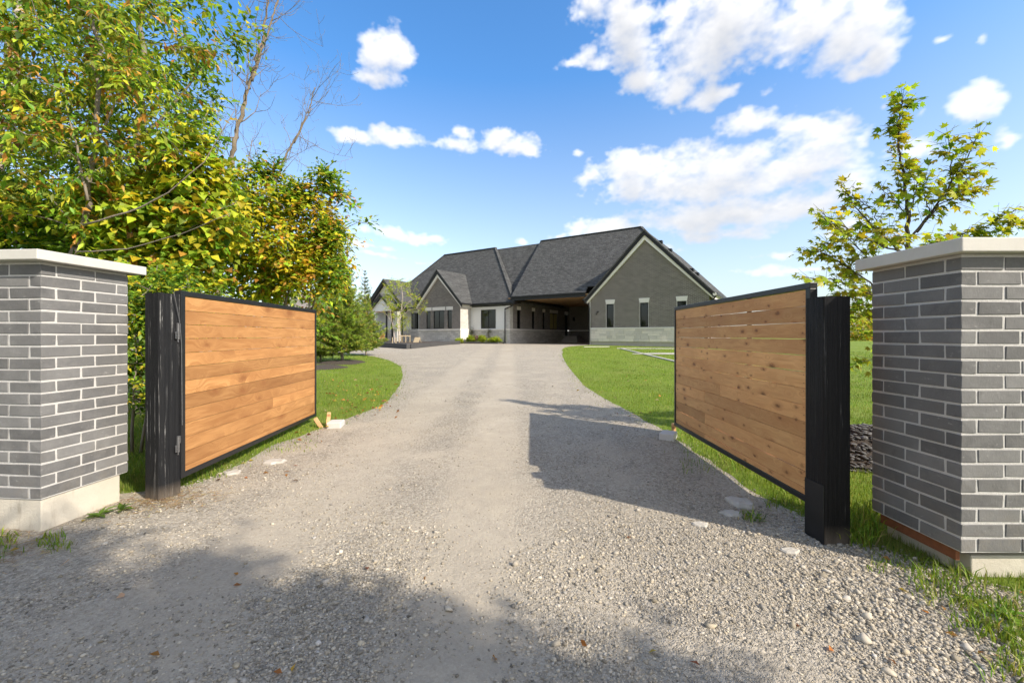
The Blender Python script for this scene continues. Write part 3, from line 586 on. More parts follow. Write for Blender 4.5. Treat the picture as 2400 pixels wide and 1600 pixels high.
# left recess and entry
wall('stucco_wall', ml, -28.5, GL, 1.42, 3.7, [(-21.27, -20.13, 1.48, 3.3)], M['stucco']); window(ml, -21.27, -20.13, 1.48, 3.3, mull=2, d=.03)
wall('base_wall', fw(-.03), -28.5, GL, -.3, 1.42, [], M['coursed'])
b = MB(); b.tube([(GL - .2, -.12, 3.5), (GL - .2, -.12, .1)], .06, 8); b.build('downspout', M['black'], house)
e0 = -1.3; me_ = fw(e0); EC = -23.9
wall('gable_wall', me_, EC - 3.0, EC + 3.0, 3.4, 4.05, [], M['lime'], gable=(EC, 6.75))
wall('entry_wall', me_, EC - 3.0, EC - 1.75, -.2, 3.4, [(EC - 2.75, EC - 2.1, .9, 3.0)], M['stucco']); window(me_, EC - 2.75, EC - 2.1, .9, 3.0, d=.03)
rake(EC, EC - 3.5, EC + 3.5, 7.02, 3.62, 3.62, e0 - .4, 0, .36, 'rake_fascia', M['black'], .3)
b = MB()
for sgn in (-1, 1):
    e_ = EC + sgn * 3.6; pts = [(EC, e0 - .45, 7.12), (e_, e0 - .45, 3.64), (e_, 2.2, 3.64), (EC, 2.6, 7.12)]
    b.slab(pts if sgn > 0 else pts[::-1], .08)
b.build('roof', M['shingle'], house)
i0 = -2.3; IC = -23.35
b = MB(); b.slab([(IC - 1.55, i0, 3.45), (IC + 1.55, i0, 3.45), (IC + 1.55, i0, 3.85), (IC, i0, 5.05), (IC - 1.55, i0, 3.85)], 1, (0, .18, 0)); b.build('porch_gable', M['stucco'], house)
rake(IC, IC - 1.95, IC + 1.95, 5.30, 3.72, 3.72, i0 - .3, 0, .30, 'rake_fascia', M['black'], .3)
b = MB()
for sgn in (-1, 1):
    e_ = IC + sgn * 2.0; pts = [(IC, i0 - .33, 5.36), (e_, i0 - .33, 3.74), (e_, -1.0, 3.74), (IC, -1.0, 5.36)]
    b.slab(pts if sgn > 0 else pts[::-1], .07)
b.build('roof', M['shingle'], house)
b = MB(); b.box(IC - 1.5, IC + 1.5, i0 + .19, e0 - .01, 3.38, 3.44); b.build('porch_ceiling', M['soffit'], house)
for x in (-22.75, -21.85):
    b = MB(); b.box(x - .07, x + .07, i0 + .02, i0 + .16, .0, 3.45 if x < -22 else 3.37); b.build('column', M['black'], house)
b = MB(); b.box(-21.55, -21.0, i0 + .05, i0 + .6, -.1, 3.36); b.build('brick_column', M['hbrick_l'], house)
b = MB(); b.box(-25.3, -21.1, i0 - .2, e0 + 1.2, -.2, .12); b.build('porch_slab', M['found'], house)
bar('entry_door', M['glass'], fw(-.05), -23.9, -22.6, -.02, .03, .12, 3.1)
b = MB(); b.tube([(-25.2, i0 - .1, .12), (-24.6, i0 - .1, 1.0), (-24.2, i0 - .1, .95), (-23.7, i0 - .1, .12)], .03, 6); b.build('hand_rail', M['black'], house)

# ------------------------------------------------------------------ brick gate pillars
bb = MB(); bb.box(-.1285, .1285, -.045, .045, 0, .079)
BRICK = [MB().box(-.1285, .1285, -.045, .045, 0, .079).mesh('brick', M['brick'], bevel=.0035) for _ in range(1)]
import bmesh
def worn_brick(seed):
    rr = random.Random(seed); bm = bmesh.new(); bmesh.ops.create_cube(bm, size=1)
    for v in bm.verts:
        v.co = Vector((v.co.x * .2535 + rr.uniform(-.003, .003), v.co.y * .09 + rr.uniform(-.0018, .0018), (v.co.z + .5) * .0755 + .002 + rr.uniform(-.0026, .0026)))
    bmesh.ops.bevel(bm, geom=list(bm.edges), offset=.003, segments=1, affect='EDGES')
    me = bpy.data.meshes.new('brick'); bm.to_mesh(me); bm.free(); me.materials.append(M['brick']); return me
BRICKS = [worn_brick(s) for s in range(24)]
PW = .624
def pillar(name, label, corner, rz, zb, right, cap_h):
    """corner = the front corner next to the drive; local origin at the middle of the base"""
    c0 = Vector((corner[0], corner[1], 0)); rot = Matrix.Rotation(rz, 3, 'Z')
    off = Vector((PW / 2 if right else -PW / 2, PW / 2, 0)); root = empty(name, c0 + rot @ off, rz)
    tag(root, label, 'gate pillar', 'brick gate pillars')
    if not right: root.scale = (1.05, 1.05, 1); root.location = c0 + rot @ (off * 1.05)
    rr = random.Random(7 if right else 3); h = PW / 2
    for k in range(20):
        z = zb + k * .089 + .005
        for side in range(4):
            for j in range(2):
                # pinwheel bond: two stretchers on each side, mirrored in every other course
                s = -h + .12725 + j * .267
                flip = (k % 2 == (0 if right else 1))
                if flip: s = -s
                a = side * math.pi / 2; x, y = s, -h + .045 + rr.uniform(-.0015, .0015)
                lx = x * math.cos(a) - y * math.sin(a); ly = x * math.sin(a) + y * math.cos(a)
                link('brick', rr.choice(BRICKS), root, (lx, ly, z + rr.uniform(-.001, .001)), (rr.uniform(-.004, .004), rr.uniform(-.003, .003), a + rr.choice((0, math.pi))))
    MB().box(-h + .0045, h - .0045, -h + .0045, h - .0045, zb, zb + 20 * .089 + .012).build('mortar', M['mortar'], root)
    ov = .07 if right else .086; c = MB(); c.box(-h - ov, h + ov, -h - ov, h + ov, zb + 1.795, zb + 1.795 + cap_h); c.build('cap_stone', M['cap'], root, bevel=.006)
    if right:
        f = MB(); f.box(-h + .085, h - .02, -h + .16, h - .03, -.25, zb - .002); f.build('footing', M['concrete'], root, bevel=.008)
        f = MB(); f.box(-h + .12, h - .02, -h + .055, -h + .157, -.3, zb - .045); f.build('footing_form', M['concrete'], root, bevel=.006)
        f = MB(); f.box(-h + .03, -h + .055, -h + .06, h - .04, zb - .075, zb - .003); f.box(-h + .055, -h + .12, -h + .06, h - .04, zb - .012, zb - .003); f.build('steel_angle', M['rust'], root)
    else:
        f = MB(); f.box(-h + .02, h - .015, -h + .012, h - .055, -.25, zb - .002); f.build('footing', M['concrete'], root, bevel=.008)
    return root
pillar('gate_pillar', 'charcoal brick pillar with white cap whose sunlit side faces the drive, beside the orange gate', (-3.548, 3.15), -R(5.0), .2425, False, .076)
pillar('gate_pillar', 'charcoal brick pillar with shaded inner side and rusty steel strip above its footing', (2.697, 2.51), R(0.0), .176, True, .083)

# ------------------------------------------------------------------ gate posts and gates
def rough_post(name, label, corner, rz, top, mat, rough, right):
    h = .095; n = 44; m_ = 30; V = []; rr = np.random.RandomState(4 if right else 9)
    root = empty(name, (corner[0], corner[1], 0), rz); tag(root, label, 'gate post', 'black gate posts')
    t = np.arange(n) / n * 4; gro = rr.rand(n) ** 3
    for j in range(m_ + 1):
        z = -.2 + (top + .2) * j / m_
        for i in range(n):
            s_ = int(t[i]); u = t[i] - s_; p = ((-h + 2 * h * u, -h), (h, -h + 2 * h * u), (h - 2 * h * u, h), (-h, h - 2 * h * u))[s_]
            rd = min(1.0, .97 + .03 * min(u, 1 - u) * 12); k = rd - rough * (gro[i] * .075 + .006 * math.sin(i * 2.3 + z * 3.1))
            V.append((p[0] * k, p[1] * k, z + (rough * .004 * rr.randn() if j == m_ else 0)))
    F = [(j * n + i, j * n + (i + 1) % n, (j + 1) * n + (i + 1) % n, (j + 1) * n + i) for j in range(m_) for i in range(n)] + [tuple(range(m_ * n, m_ * n + n))]
    me = bpy.data.meshes.new('timber'); me.from_pydata(V, [], F); me.materials.append(mat); me.update()
    sx = -1 if right else 1                                                  # root sits on the drive-side front corner
    link('timber', me, root, (-sx * h, h, 0))
    return root
PA = (-3.144, 3.73); PB = (2.205, 2.95)
postA = rough_post('gate_post', 'weathered black timber gate post with white scratches holding the orange gate', PA, -R(17), CAMH + (HOR - 686) / FPX * 3.73, M['post_a'], 1.0, False)
postB = rough_post('gate_post', 'smooth black timber gate post holding the knotty gate', PB, R(1.5), CAMH + (HOR - 694) / FPX * 2.95, M['post_b'], .25, True)
MB().box(-.005, .0, .004, .186, -.1, .42).build('base_plate', M['steel'], postB)
GH = 1.755
def gate(name, label, p0, p1, woodmat, right, seed):
    """p0 hinge end, p1 free end on plan; local x runs along the gate, local y faces away from the drive on the left leaf"""
    p0 = Vector(p0); p1 = Vector(p1); d = p1 - p0; L = d.length; rz = math.atan2(d.y, d.x)
    zb = CAMH - 1.335; root = empty(name, (p0.x, p0.y, zb), rz); tag(root, label, 'gate', 'open wooden gate leaves')
    s = 1 if right else -1                     # drive side is +y for the right leaf, -y for the left leaf
    T = .06; e = .048; rr = random.Random(seed)
    # local y: drive face at 0, the frame goes back from it
    yb = lambda a, b_: (min(-s * a, -s * b_), max(-s * a, -s * b_))
    for nm, x0, x1, z0, z1 in (('frame_rail', 0, L, GH - e, GH), ('frame_rail', 0, L, 0, e), ('frame_stile', 0, .055, e, GH - e), ('frame_stile', L - .04, L, e, GH - e)):
        y0, y1 = yb(0, T); MB().box(x0, x1, y0, y1, z0, z1).build(nm, M['steel'], root, bevel=.004)
    x0, x1 = .058, L - .043; z = GH - e - .003; k = 0
    while z > e + .01:
        hgt = min(.1335 + rr.uniform(-.002, .002), z - e - .002); gap = rr.uniform(.003, .0045) if not right else rr.choice((.0015, .002, .003, .005))
        cuts = [x0, x1]
        if right and k in (7, 8, 10, 12): cuts = [x0, x0 + (x1 - x0) * (.52 if k == 7 else .66), x1]
        if not right and k in (9, 11): cuts = [x0, x0 + (x1 - x0) * (.55 if k == 9 else .47), x1]
        for a, c in zip(cuts[:-1], cuts[1:]):
            y0, y1 = yb(.010 + rr.uniform(0, .003), .034); Lb = c - a - .0015
            b = MB(); nseg = 10; zz = (gap, hgt)
            wv = [rr.uniform(-.0022, .0022) if right else rr.uniform(-.0006, .0006) for _ in range(nseg + 1)]; wv[0] = wv[-1] = 0
            n0 = len(b.v)
            for i in range(nseg + 1):
                x = Lb * i / nseg
                b.v += [(x, y0, zz[0] * .5 + wv[i] + (.0012 if right and 2 < i < 8 else 0)), (x, y1, zz[0] * .5 + wv[i]), (x, y1, zz[1] - zz[0] * .5 - abs(wv[i])), (x, y0, zz[1] - zz[0] * .5 - abs(wv[i]))]
            for i in range(nseg):
                for q in range(4): b.f.append((4 * i + q, 4 * i + (q + 1) % 4, 4 * i + 4 + (q + 1) % 4, 4 * i + 4 + q))
            b.f.append((3, 2, 1, 0)); b.f.append((4 * nseg, 4 * nseg + 1, 4 * nseg + 2, 4 * nseg + 3))
            b.build('board', woodmat, root, loc=(a, 0, z - hgt))
        z -= hgt; k += 1
    y0, y1 = yb(.036, .058)                    # hidden bracing bars on the far side
    for x in (L * .33, L * .67): MB().box(x - .025, x + .025, y0, y1, e, GH - e).build('brace', M['steel'], root)
    if right:
        nb = MB()
        for q in range(26):
            zq = GH - e - .035 - q * .0655
            if zq < e + .01: break
            yy = s * -.0095; nb.tube([(x0 + .025 + rr.uniform(-.004, .004), yy, zq), (x0 + .025, yy + .002 * s, zq)], .0035, 5)
            nb.tube([(x1 - .02, yy, zq), (x1 - .02, yy + .002 * s, zq)], .0035, 5)
        o = nb.build('nail_heads', M['rust'], root); o['kind'] = 'stuff'
    for zz in (GH - .38, .33):
        y0, y1 = yb(.0, .03); b = MB()
        b.tube([(-.022, -s * .012, zz - .075), (-.022, -s * .012, zz + .075)], .013, 8); b.box(-.06, -.022, *yb(.004, .012), zz - .07, zz - .005); b.box(-.022, .0, *yb(.004, .012), zz + .005, zz + .07)
        b.tube([(-.022, -s * .012, zz - .1), (-.022, -s * .012, zz - .075)], .006, 6)
        for q in (-.05, -.025): b.tube([(-.045, -s * .004, zz + q), (-.045, s * .004, zz + q)], .006, 6)
        b.build('hinge', M['hinge'], root)
    if right:
        b = MB(); b.tube([(-.03, s * .012, .56), (-.03, s * .016, .42), (-.045, s * .018, .40), (-.05, s * .018, .31)], .005, 6); b.build('drop_rod', M['hinge'], root)
    else:
        b = MB(); b.tube([(-.10, s * .0 - .004, GH - .02), (-.03, -.006, GH - .28), (-.008, -.008, GH - .5), (.004, -.006, .5)], .004, 5); b.build('cable', M['hinge'], root)
    return root
M['hinge'] = plain('worn_hinge_steel', (.16, .16, .165), .4, .6, .4, 30, .2, 80)
gate('gate_leaf', 'smooth orange stained board gate with black steel frame standing open in sunlight', (-3.085, 3.90), (-3.24, 6.93), M['wood_a'], False, 4)
gate('gate_leaf', 'knotty brown board gate with light showing between its boards, standing open in shade', (2.352, 3.30), (2.408, 6.21), M['wood_b'], True, 8)

# ------------------------------------------------------------------ foliage
def unit(v): return v / np.maximum(np.linalg.norm(v, axis=-1, keepdims=True), 1e-9)
def leaves(P, D, N, L, W, C, kind='simple'):
    """leaf blades: base points P, directions D, upper normals N, length L, width W, colours C -> V, F, colours"""
    n = len(P); D = unit(D); S = unit(np.cross(D, N)); N = np.cross(S, D); L = L[:, None]; W = W[:, None]
    if kind == 'simple':
        fold = W * .22
        pts = [P, P + D * L * .42 + S * W * .5 + N * fold, P + D * L * .45, P + D * L * .42 - S * W * .5 + N * fold, P + D * L - N * L * .12]
        f = np.array([(0, 1, 2), (0, 2, 3), (1, 4, 2), (2, 4, 3)])
    elif kind == 'needle':
        pts = [P + S * W * .5, P - S * W * .5, P + D * L]; f = np.array([(0, 1, 2)])
    elif kind == 'lobed':
        ang = np.array([180, 140, 95, 72, 45, 27, 0, -27, -45, -72, -95, -140]) * math.pi / 180; rad = np.array([.30, .36, .66, .42, .92, .48, 1.05, .48, .92, .42, .66, .36])
        pts = [P + D * L * .35]
        for a, r_ in zip(ang, rad): pts.append(P + D * L * (.35 + r_ * .62 * math.cos(a)) + S * W * r_ * .75 * math.sin(a) - N * L * .16 * r_ * r_)
        f = np.array([(0, 1 + i, 1 + (i + 1) % 12) for i in range(12)])
    k = len(pts); V = np.stack(pts, 1).reshape(-1, 3); F = (f[None] + (np.arange(n) * k)[:, None, None]).reshape(-1, 3)
    return V, F, np.repeat(C, k, 0)
def palette(n, cols, rs, jit=.25):
    cols = np.array([c for c, _ in cols]), np.array([w_ for _, w_ in cols], float)
    i = rs.choice(len(cols[0]), n, p=cols[1] / cols[1].sum()); c = cols[0][i] * (1 + jit * rs.randn(n, 1)) * (1 + .08 * rs.randn(n, 3))
    return np.clip(c, .008, .9)
def bez(a, c, b_, n):
    t = np.linspace(0, 1, n)[:, None]; return (1 - t) ** 2 * a + 2 * t * (1 - t) * c + t * t * b_
def twig_leaves(starts, dirs, lens, rs, spacing, leafL, leafW, cols, kind='simple', droop=.35, colbias=None, spread=1.0):
    """rows of leaves on both sides of each twig"""
    nper = np.maximum(2, (lens / spacing).astype(int)); idx = np.repeat(np.arange(len(lens)), nper)
    k = np.concatenate([np.arange(m_) for m_ in nper]); t = (k + .6) / nper[idx]
    d = unit(dirs)[idx]; up = np.array([0, 0, 1.0]); side = unit(np.cross(d, up) + 1e-3)
    base = starts[idx] + d * (lens[idx] * t)[:, None] + np.array([0, 0, -1]) * (lens[idx] * .18 * t * t)[:, None]
    sg = np.where(k % 2 == 0, 1.0, -1.0)[:, None] * spread
    D = d * (.45 + .4 * t[:, None]) + side * sg * (.8 + .2 * rs.randn(len(k), 1)) + rs.randn(len(k), 3) * .28 + np.array([0, 0, -droop])
    N = up * .7 + np.array(sv) * .75 + rs.randn(len(k), 3) * .42 + side * sg * .15
    L = leafL * (.65 + .55 * rs.rand(len(k))) * (1 - .25 * t); W = L * leafW * (.85 + .3 * rs.rand(len(k)))
    C = palette(len(lens), cols, rs, .12)[idx] * (1 + .22 * rs.randn(len(k), 1)); other = palette(len(k), cols, rs)
    pick = rs.rand(len(k)) < .3; C[pick] = other[pick]
    return leaves(base, D, N, L, W, np.clip(C, .008, .9), kind)
def ell_sample(ells, n, rs, shell=.45):
    vol = np.array([e[3] * e[4] * e[5] for e in ells], float) ** .8; i = rs.choice(len(ells), n, p=vol / vol.sum()); e = np.array(ells, float)[i]
    d = unit(rs.randn(n, 3)); r_ = (shell + (1 - shell) * rs.rand(n, 1) ** .6) * (1 + .12 * rs.randn(n, 1))
    return e[:, :3] + d * e[:, 3:6] * r_, d
def tree(name, label, cat, base, limbs, ells, ntips, cols, seed, leafL=.09, leafW=.5, spacing=.05, subs=5, tlen=(.25, .5), kind='simple', barkm='bark', group=None, lmat='leaf', tipr=.006, droop=.35, up_bias=.3, shell=.62, fancolor=None):
    """limbs: list of (points, r0, r1) in world space; ells: crown ellipsoids in world space; leaf clumps hang on twigs that run from the limbs to points of the crown"""
    rs = np.random.RandomState(seed); base = Vector(base); root = empty(name, base); tag(root, label, cat, group); B = np.array(base)
    wood_ = MB(); nodes = []
    for pts, r0, r1 in limbs:
        pts = [np.array(p, float) for p in pts]; path = []
        for i in range(len(pts) - 1):
            m_ = max(3, int(np.linalg.norm(pts[i + 1] - pts[i]) / .25))
            for q in range(m_): path.append(pts[i] + (pts[i + 1] - pts[i]) * q / m_)
        path.append(pts[-1]); path = np.array(path); k = len(path)
        path[1:-1] += rs.randn(k - 2, 3) * r0 * .35
        wood_.tube([tuple(p - B) for p in path], [r0 + (r1 - r0) * i / (k - 1) for i in range(k)], 8 if r0 > .03 else 6); nodes.append(path[max(1, k // 5):])
    nodes = np.vstack(nodes) if nodes else B[None]
    tips, dr_ = ell_sample(ells, ntips, rs, shell); order = np.argsort(((tips[:, None] - nodes[None, ::3]) ** 2).sum(-1).min(1)); tips = tips[order]
    st, di, le = [], [], []
    for tp in tips:
        dv = tp - nodes; dist = np.linalg.norm(dv, axis=1) + np.maximum(0, -dv[:, 2]) * .8; j = int(dist.argmin()); a = nodes[j]; L = np.linalg.norm(tp - a)
        c = a + (tp - a) * .5 + np.array([0, 0, up_bias * .4 * L]) + rs.randn(3) * .08 * L
        m_ = max(4, int(L / .12)); pth = bez(a, c, tp, m_); r0 = min(.03, tipr + L * .006)
        wood_.tube([tuple(p - B) for p in pth], [r0 + (.002 - r0) * i / (m_ - 1) for i in range(m_)], 4)
        nodes = np.vstack([nodes, pth[1::2]])
        tv = unit((tp - pth[-3])[None])[0]
        for q in range(subs):
            f = rs.rand() ** .6 if q else 1.0; p = pth[min(m_ - 1, int((.35 + .65 * f) * (m_ - 1)))]
            st.append(p); di.append(tv * (.9 if q == 0 else .35) + rs.randn(3) * (.25 if q == 0 else .75) + np.array([0, 0, up_bias * .6])); le.append(rs.uniform(*tlen))
    V, F, C = twig_leaves(np.array(st), np.array(di), np.array(le), rs, spacing, leafL, leafW, cols, kind, droop)
    if fancolor: C = fancolor(V, C, rs)
    wood_.build('trunk', M[barkm], root, smooth=True)
    link('crown', np_mesh('crown', V - B, F, M[lmat], C), root)
    return root
def E(px, py, d, rx, ry, rd): p = at(px, py, d); k = d / FPX; return (p.x, p.y, p.z, rx * k, rd, ry * k)
def PX(d, *pts): return [tuple(at(x, y, d)) for x, y in pts]

GRN = (.18, .31, .028); DGR = (.09, .185, .025); YGR = (.39, .48, .036); YEL = (.66, .54, .035); ORG = (.56, .29, .055); RUS = (.34, .16, .05); OLV = (.27, .31, .05)
mixA = [(GRN, 4.5), (OLV, 3), (YGR, 3.5), (DGR, 2), (ORG, 1.1), (YEL, .9), (RUS, .3)]
mixB = [(DGR, 4), (GRN, 5), (YGR, 2), (YEL, .4)]
mixC = [(YGR, 5), (YEL, 3), (GRN, 4), (ORG, .9), (RUS, .2), (DGR, 1)]
mixD = [((.23, .37, .03), 5), ((.46, .54, .04), 5), (GRN, 2), (ORG, .6), ((.72, .58, .04), 1.6)]
d = 5.7
tree('slender_tree', 'slender grey-barked tree with drooping narrow leaves rising just behind the sunlit pillar', 'tree', (*at(160, 786, d)[:2], 0),
     [(PX(d, (158, 1035), (160, 780), (168, 605), (188, 545), (206, 480), (212, 400), (226, 340), (232, 200), (222, 80), (214, -90)), .055, .018),
      (PX(d - .3, (195, 527), (300, 497), (395, 452), (480, 378), (548, 262)), .014, .004), (PX(d - .2, (182, 590), (300, 583), (425, 548), (540, 500)), .010, .003),
      (PX(d - .3, (206, 470), (185, 380), (165, 280), (120, 120)), .018, .006), (PX(d, (228, 330), (275, 230), (310, 120), (330, 20)), .016, .005)],
     [E(60, 120, d, 190, 190, 1.0), E(260, 60, d + .2, 200, 170, 1.0), E(80, 370, d - .2, 190, 170, .9), E(300, 290, d + .2, 170, 150, .9), E(-130, 250, d, 150, 250, 1)],
     330, mixA + [(ORG, .8), (YGR, 2)], 21, leafL=.15, leafW=.36, spacing=.055, subs=7, tlen=(.22, .45), droop=.75)
d = 7.6
tree('leafy_tree', 'tall dark green leaved tree with crown edge against sky left of the bare tree', 'tree', (*at(330, 786, d)[:2], 0),
     [(PX(d, (330, 980), (335, 700), (325, 450), (330, 200), (335, -80)), .09, .03), (PX(d, (330, 330), (420, 230), (500, 120)), .03, .008), (PX(d, (328, 420), (420, 330), (490, 260)), .03, .008)],
     [E(420, 70, d, 150, 130, 1.1), E(470, 190, d, 75, 55, .6), E(400, 290, d, 120, 90, .9), E(250, 250, d + .5, 180, 260, 1.2), E(510, 90, d, 35, 30, .3)],
     185, mixB + [(YGR, 2)], 33, leafL=.165, leafW=.5, spacing=.072, subs=7, tlen=(.25, .55), barkm='bark', droop=.3)
d = 7.9
tree('pale_trunk_tree', 'pale thick-trunked tree at the left edge behind the slender tree', 'tree', (*at(-30, 786, d)[:2], 0),
     [(PX(d, (-40, 980), (-25, 600), (8, 235), (32, 120), (52, -20), (60, -120)), .16, .10), (PX(d, (-20, 520), (120, 380), (230, 250)), .05, .015)],
     [E(80, 100, d + .5, 260, 200, 1.1), E(60, 420, d + .3, 260, 190, 1.1), E(200, 560, d + .2, 200, 110, .9)],
     240, mixB + [(YGR, 4), (ORG, .8)], 41, leafL=.165, leafW=.52, spacing=.072, subs=6, tlen=(.25, .5), barkm='bark_pale')
d = 7.0
tree('understorey_shrub', 'dark leafy undergrowth at the far left just above the sunlit pillar cap', 'shrub', (*at(60, 786, d)[:2], 0),
     [(PX(d, (40, 1000), (50, 760), (40, 560)), .03, .012), (PX(d, (120, 1000), (130, 760), (150, 560)), .03, .012)],
     [E(20, 520, d, 130, 90, .7), E(170, 540, d, 110, 80, .7), E(-90, 480, d, 120, 120, .8), E(240, 620, d, 90, 90, .6)], 300, mixB + [(YGR, 1.5), (YEL, .6)], 47, leafL=.15, leafW=.55, spacing=.068, subs=6, tlen=(.25, .45))
d = 6.3
tree('vine_thicket', 'thicket of broad yellow-green vine leaves above the orange gate hinge', 'thicket', (*at(390, 786, d)[:2], 0),
     [(PX(d, (380, 1000), (385, 800), (370, 600), (400, 440)), .03, .012), (PX(d, (420, 1000), (450, 760), (440, 560)), .02, .01)],
     [E(420, 390, d, 95, 75, .5), E(330, 500, d, 130, 90, .6), E(470, 500, d + .1, 110, 90, .6), E(380, 640, d + .1, 130, 100, .6)],
     270, mixC + [(YGR, 2)], 52, leafL=.165, leafW=.85, spacing=.08, subs=6, tlen=(.22, .4), droop=.55)
d = 5.2
tree('dark_shrub', 'low dark green shrub filling the gap between sunlit pillar and weathered post', 'shrub', (*at(310, 786, d)[:2], 0),
     [(PX(d, (310, 1060), (318, 900), (315, 740)), .02, .008), (PX(d, (330, 1060), (350, 900), (365, 740)), .02, .008)],
     [E(320, 690, d, 70, 80, .4), E(300, 830, d + .1, 80, 100, .45), E(350, 880, d + .2, 70, 90, .4), E(420, 740, d + .3, 90, 110, .4)],
     260, mixB + [(YEL, .9)], 58, leafL=.085, leafW=.55, spacing=.05, subs=5, tlen=(.2, .35))
def orange_right(V, C, rs):
    k = np.clip((V[:, 0] + 5.3) / 1.5, 0, 1); n = len(V) // 5; pick = np.repeat(rs.rand(n), 5) < .72 * k
    C[pick] = np.repeat(palette(n, [((.74, .58, .04), 4), ((.62, .34, .06), 2), ((.46, .52, .04), 3)], rs), 5, 0)[pick]; return C
d = 8.3
tree('autumn_shrub', 'broad shrub turning yellow and orange above the orange gate, long sprays to the right', 'shrub', (*at(640, 786, d)[:2], 0),
     [(PX(d, (620, 960), (625, 760), (600, 560), (560, 470)), .04, .012), (PX(d, (650, 960), (665, 740), (700, 560), (725, 480)), .035, .010), (PX(d, (690, 960), (720, 760), (760, 620), (790, 520)), .03, .008)],
     [E(560, 480, d, 110, 70, .8), E(640, 560, d, 160, 120, .9), E(740, 520, d, 70, 55, .5), E(720, 640, d, 75, 90, .6), E(540, 640, d, 130, 110, .7), E(760, 450, d, 30, 30, .3)],
     430, mixD + [(YGR, 3), (YEL, 1)], 66, leafL=.15, leafW=.55, spacing=.07, subs=6, tlen=(.25, .5), fancolor=orange_right)
d = 8.1
tree('arching_shrub', 'thin arching shrub with paired dark leaves reaching into the sky right of the autumn shrub', 'shrub', (*at(715, 786, d)[:2], 0),
     [(PX(d, (715, 940), (720, 760), (735, 600), (745, 480), (765, 425)), .02, .006), (PX(d, (735, 600), (770, 500), (800, 470), (845, 495)), .010, .003), (PX(d, (740, 640), (790, 545), (840, 520), (872, 526)), .009, .003), (PX(d, (720, 700), (770, 640), (795, 590)), .008, .003), (PX(d, (700, 620), (690, 480), (625, 390)), .012, .004)],
     [E(765, 425, d, 20, 20, .2), E(800, 462, d, 25, 14, .2), E(838, 488, d, 16, 8, .1), E(850, 523, d, 22, 6, .1), E(770, 560, d, 35, 40, .3), E(625, 400, d, 28, 25, .2), E(690, 470, d, 40, 30, .3), E(775, 640, d, 22, 40, .25)],
     190, mixB + [(YGR, 2), (ORG, .8)], 71, leafL=.145, leafW=.5, spacing=.058, subs=4, tlen=(.2, .4), droop=.1, shell=.1)
d = 10.5
tree('hedge_thicket', 'deep green mass of hedge foliage behind the orange gate', 'thicket', (*at(560, 786, d)[:2], 0),
     [(PX(d, (480, 920), (490, 700)), .05, .02), (PX(d, (620, 920), (620, 650)), .05, .02), (PX(d, (330, 920), (340, 640)), .05, .02)],
     [E(300, 640, d, 200, 200, 1.0), E(520, 660, d, 190, 170, 1.0), E(690, 690, d, 80, 120, .8), E(150, 600, d, 220, 180, 1.0)],
     620, [(DGR, 3), (GRN, 5), (YGR, 4), (ORG, .6)], 77, leafL=.18, leafW=.6, spacing=.09, subs=5, tlen=(.3, .6))
# bare trees
def bare(name, label, limbs, d, seed, ntw, n2=3):
    rs = np.random.RandomState(seed); base = at(limbs[0][0][0][0], 786, d); base.z = float(gz(base.x, base.y)); root = empty(name, base); tag(root, label, 'tree', 'bare dead trees'); w_ = MB(); B = np.array(base)
    for pts, r0, r1, nb, bl in limbs:
        P3 = [np.array(at(x, y, d)) for x, y in pts]; path = []
        for i in range(len(P3) - 1):
            for q in range(8): path.append(P3[i] + (P3[i + 1] - P3[i]) * q / 8 + rs.randn(3) * r0 * .25)
        path.append(P3[-1]); k = len(path); w_.tube([tuple(p - B) for p in path], [r0 + (r1 - r0) * i / (k - 1) for i in range(k)], 8)
        def twig(a, dv, L, r, lev):
            n = 7; p = a.copy(); pts_ = [p.copy()]; v = dv.copy()
            for i in range(n): v = unit((v + rs.randn(3) * .15 + np.array([0, 0, .09]))[None])[0]; p = p + v * L / n; pts_.append(p.copy())
            w_.tube([tuple(q - B) for q in pts_], [r + (.0035 - r) * i / n for i in range(n + 1)], 4)
            if lev < n2:
                for _ in range(rs.randint(2, 5)):
                    i = rs.randint(2, n + 1); s_ = unit((v * .6 + rs.randn(3) * .7)[None])[0]; twig(pts_[i], s_, L * rs.uniform(.35, .6), r * .5, lev + 1)
        for _ in range(nb):
            i = int(rs.uniform(.3, 1) * (k - 1)); tv = unit((path[min(k - 1, i + 1)] - path[i - 1])[None])[0]; rr_ = rs.randn(3); rr_[1] *= .5
            twig(path[i], unit((tv * .7 + rr_ * .75)[None])[0], bl * rs.uniform(.5, 1.1), (r1 + (r0 - r1) * (1 - i / k) * .35) * .6, 1)
    w_.build('trunk', M['bark_dead'], root, smooth=True); return root
bare('bare_tree', 'tall leaning bare tree with forked brown trunk against the blue sky', [([(505, 870), (515, 600), (533, 420), (552, 320), (580, 215), (600, 150), (618, 70), (632, -60)], .10, .02, 18, 2.2), ([(590, 190), (612, 120), (640, 40), (660, -30)], .045, .014, 11, 1.6)], 13.5, 5, 18)
bare('bare_tree', 'shorter bare tree right of the leaning bare trunk, above the autumn shrub', [([(615, 870), (625, 600), (640, 440), (672, 360), (700, 310), (722, 262), (738, 205)], .055, .012, 16, 1.7), ([(690, 335), (712, 290), (730, 255)], .025, .01, 6, 1.2)], 14.0, 9, 12)
bare('bare_tree', 'group of thin bare stems between leaning bare tree and leafy crown', [([(430, 870), (440, 560), (470, 380), (490, 250)], .04, .012, 8, 1.3), ([(500, 500), (505, 380), (520, 300)], .03, .01, 7, 1.0), ([(560, 560), (575, 430), (590, 330)], .03, .01, 7, 1.1)], 14.6, 17, 12)

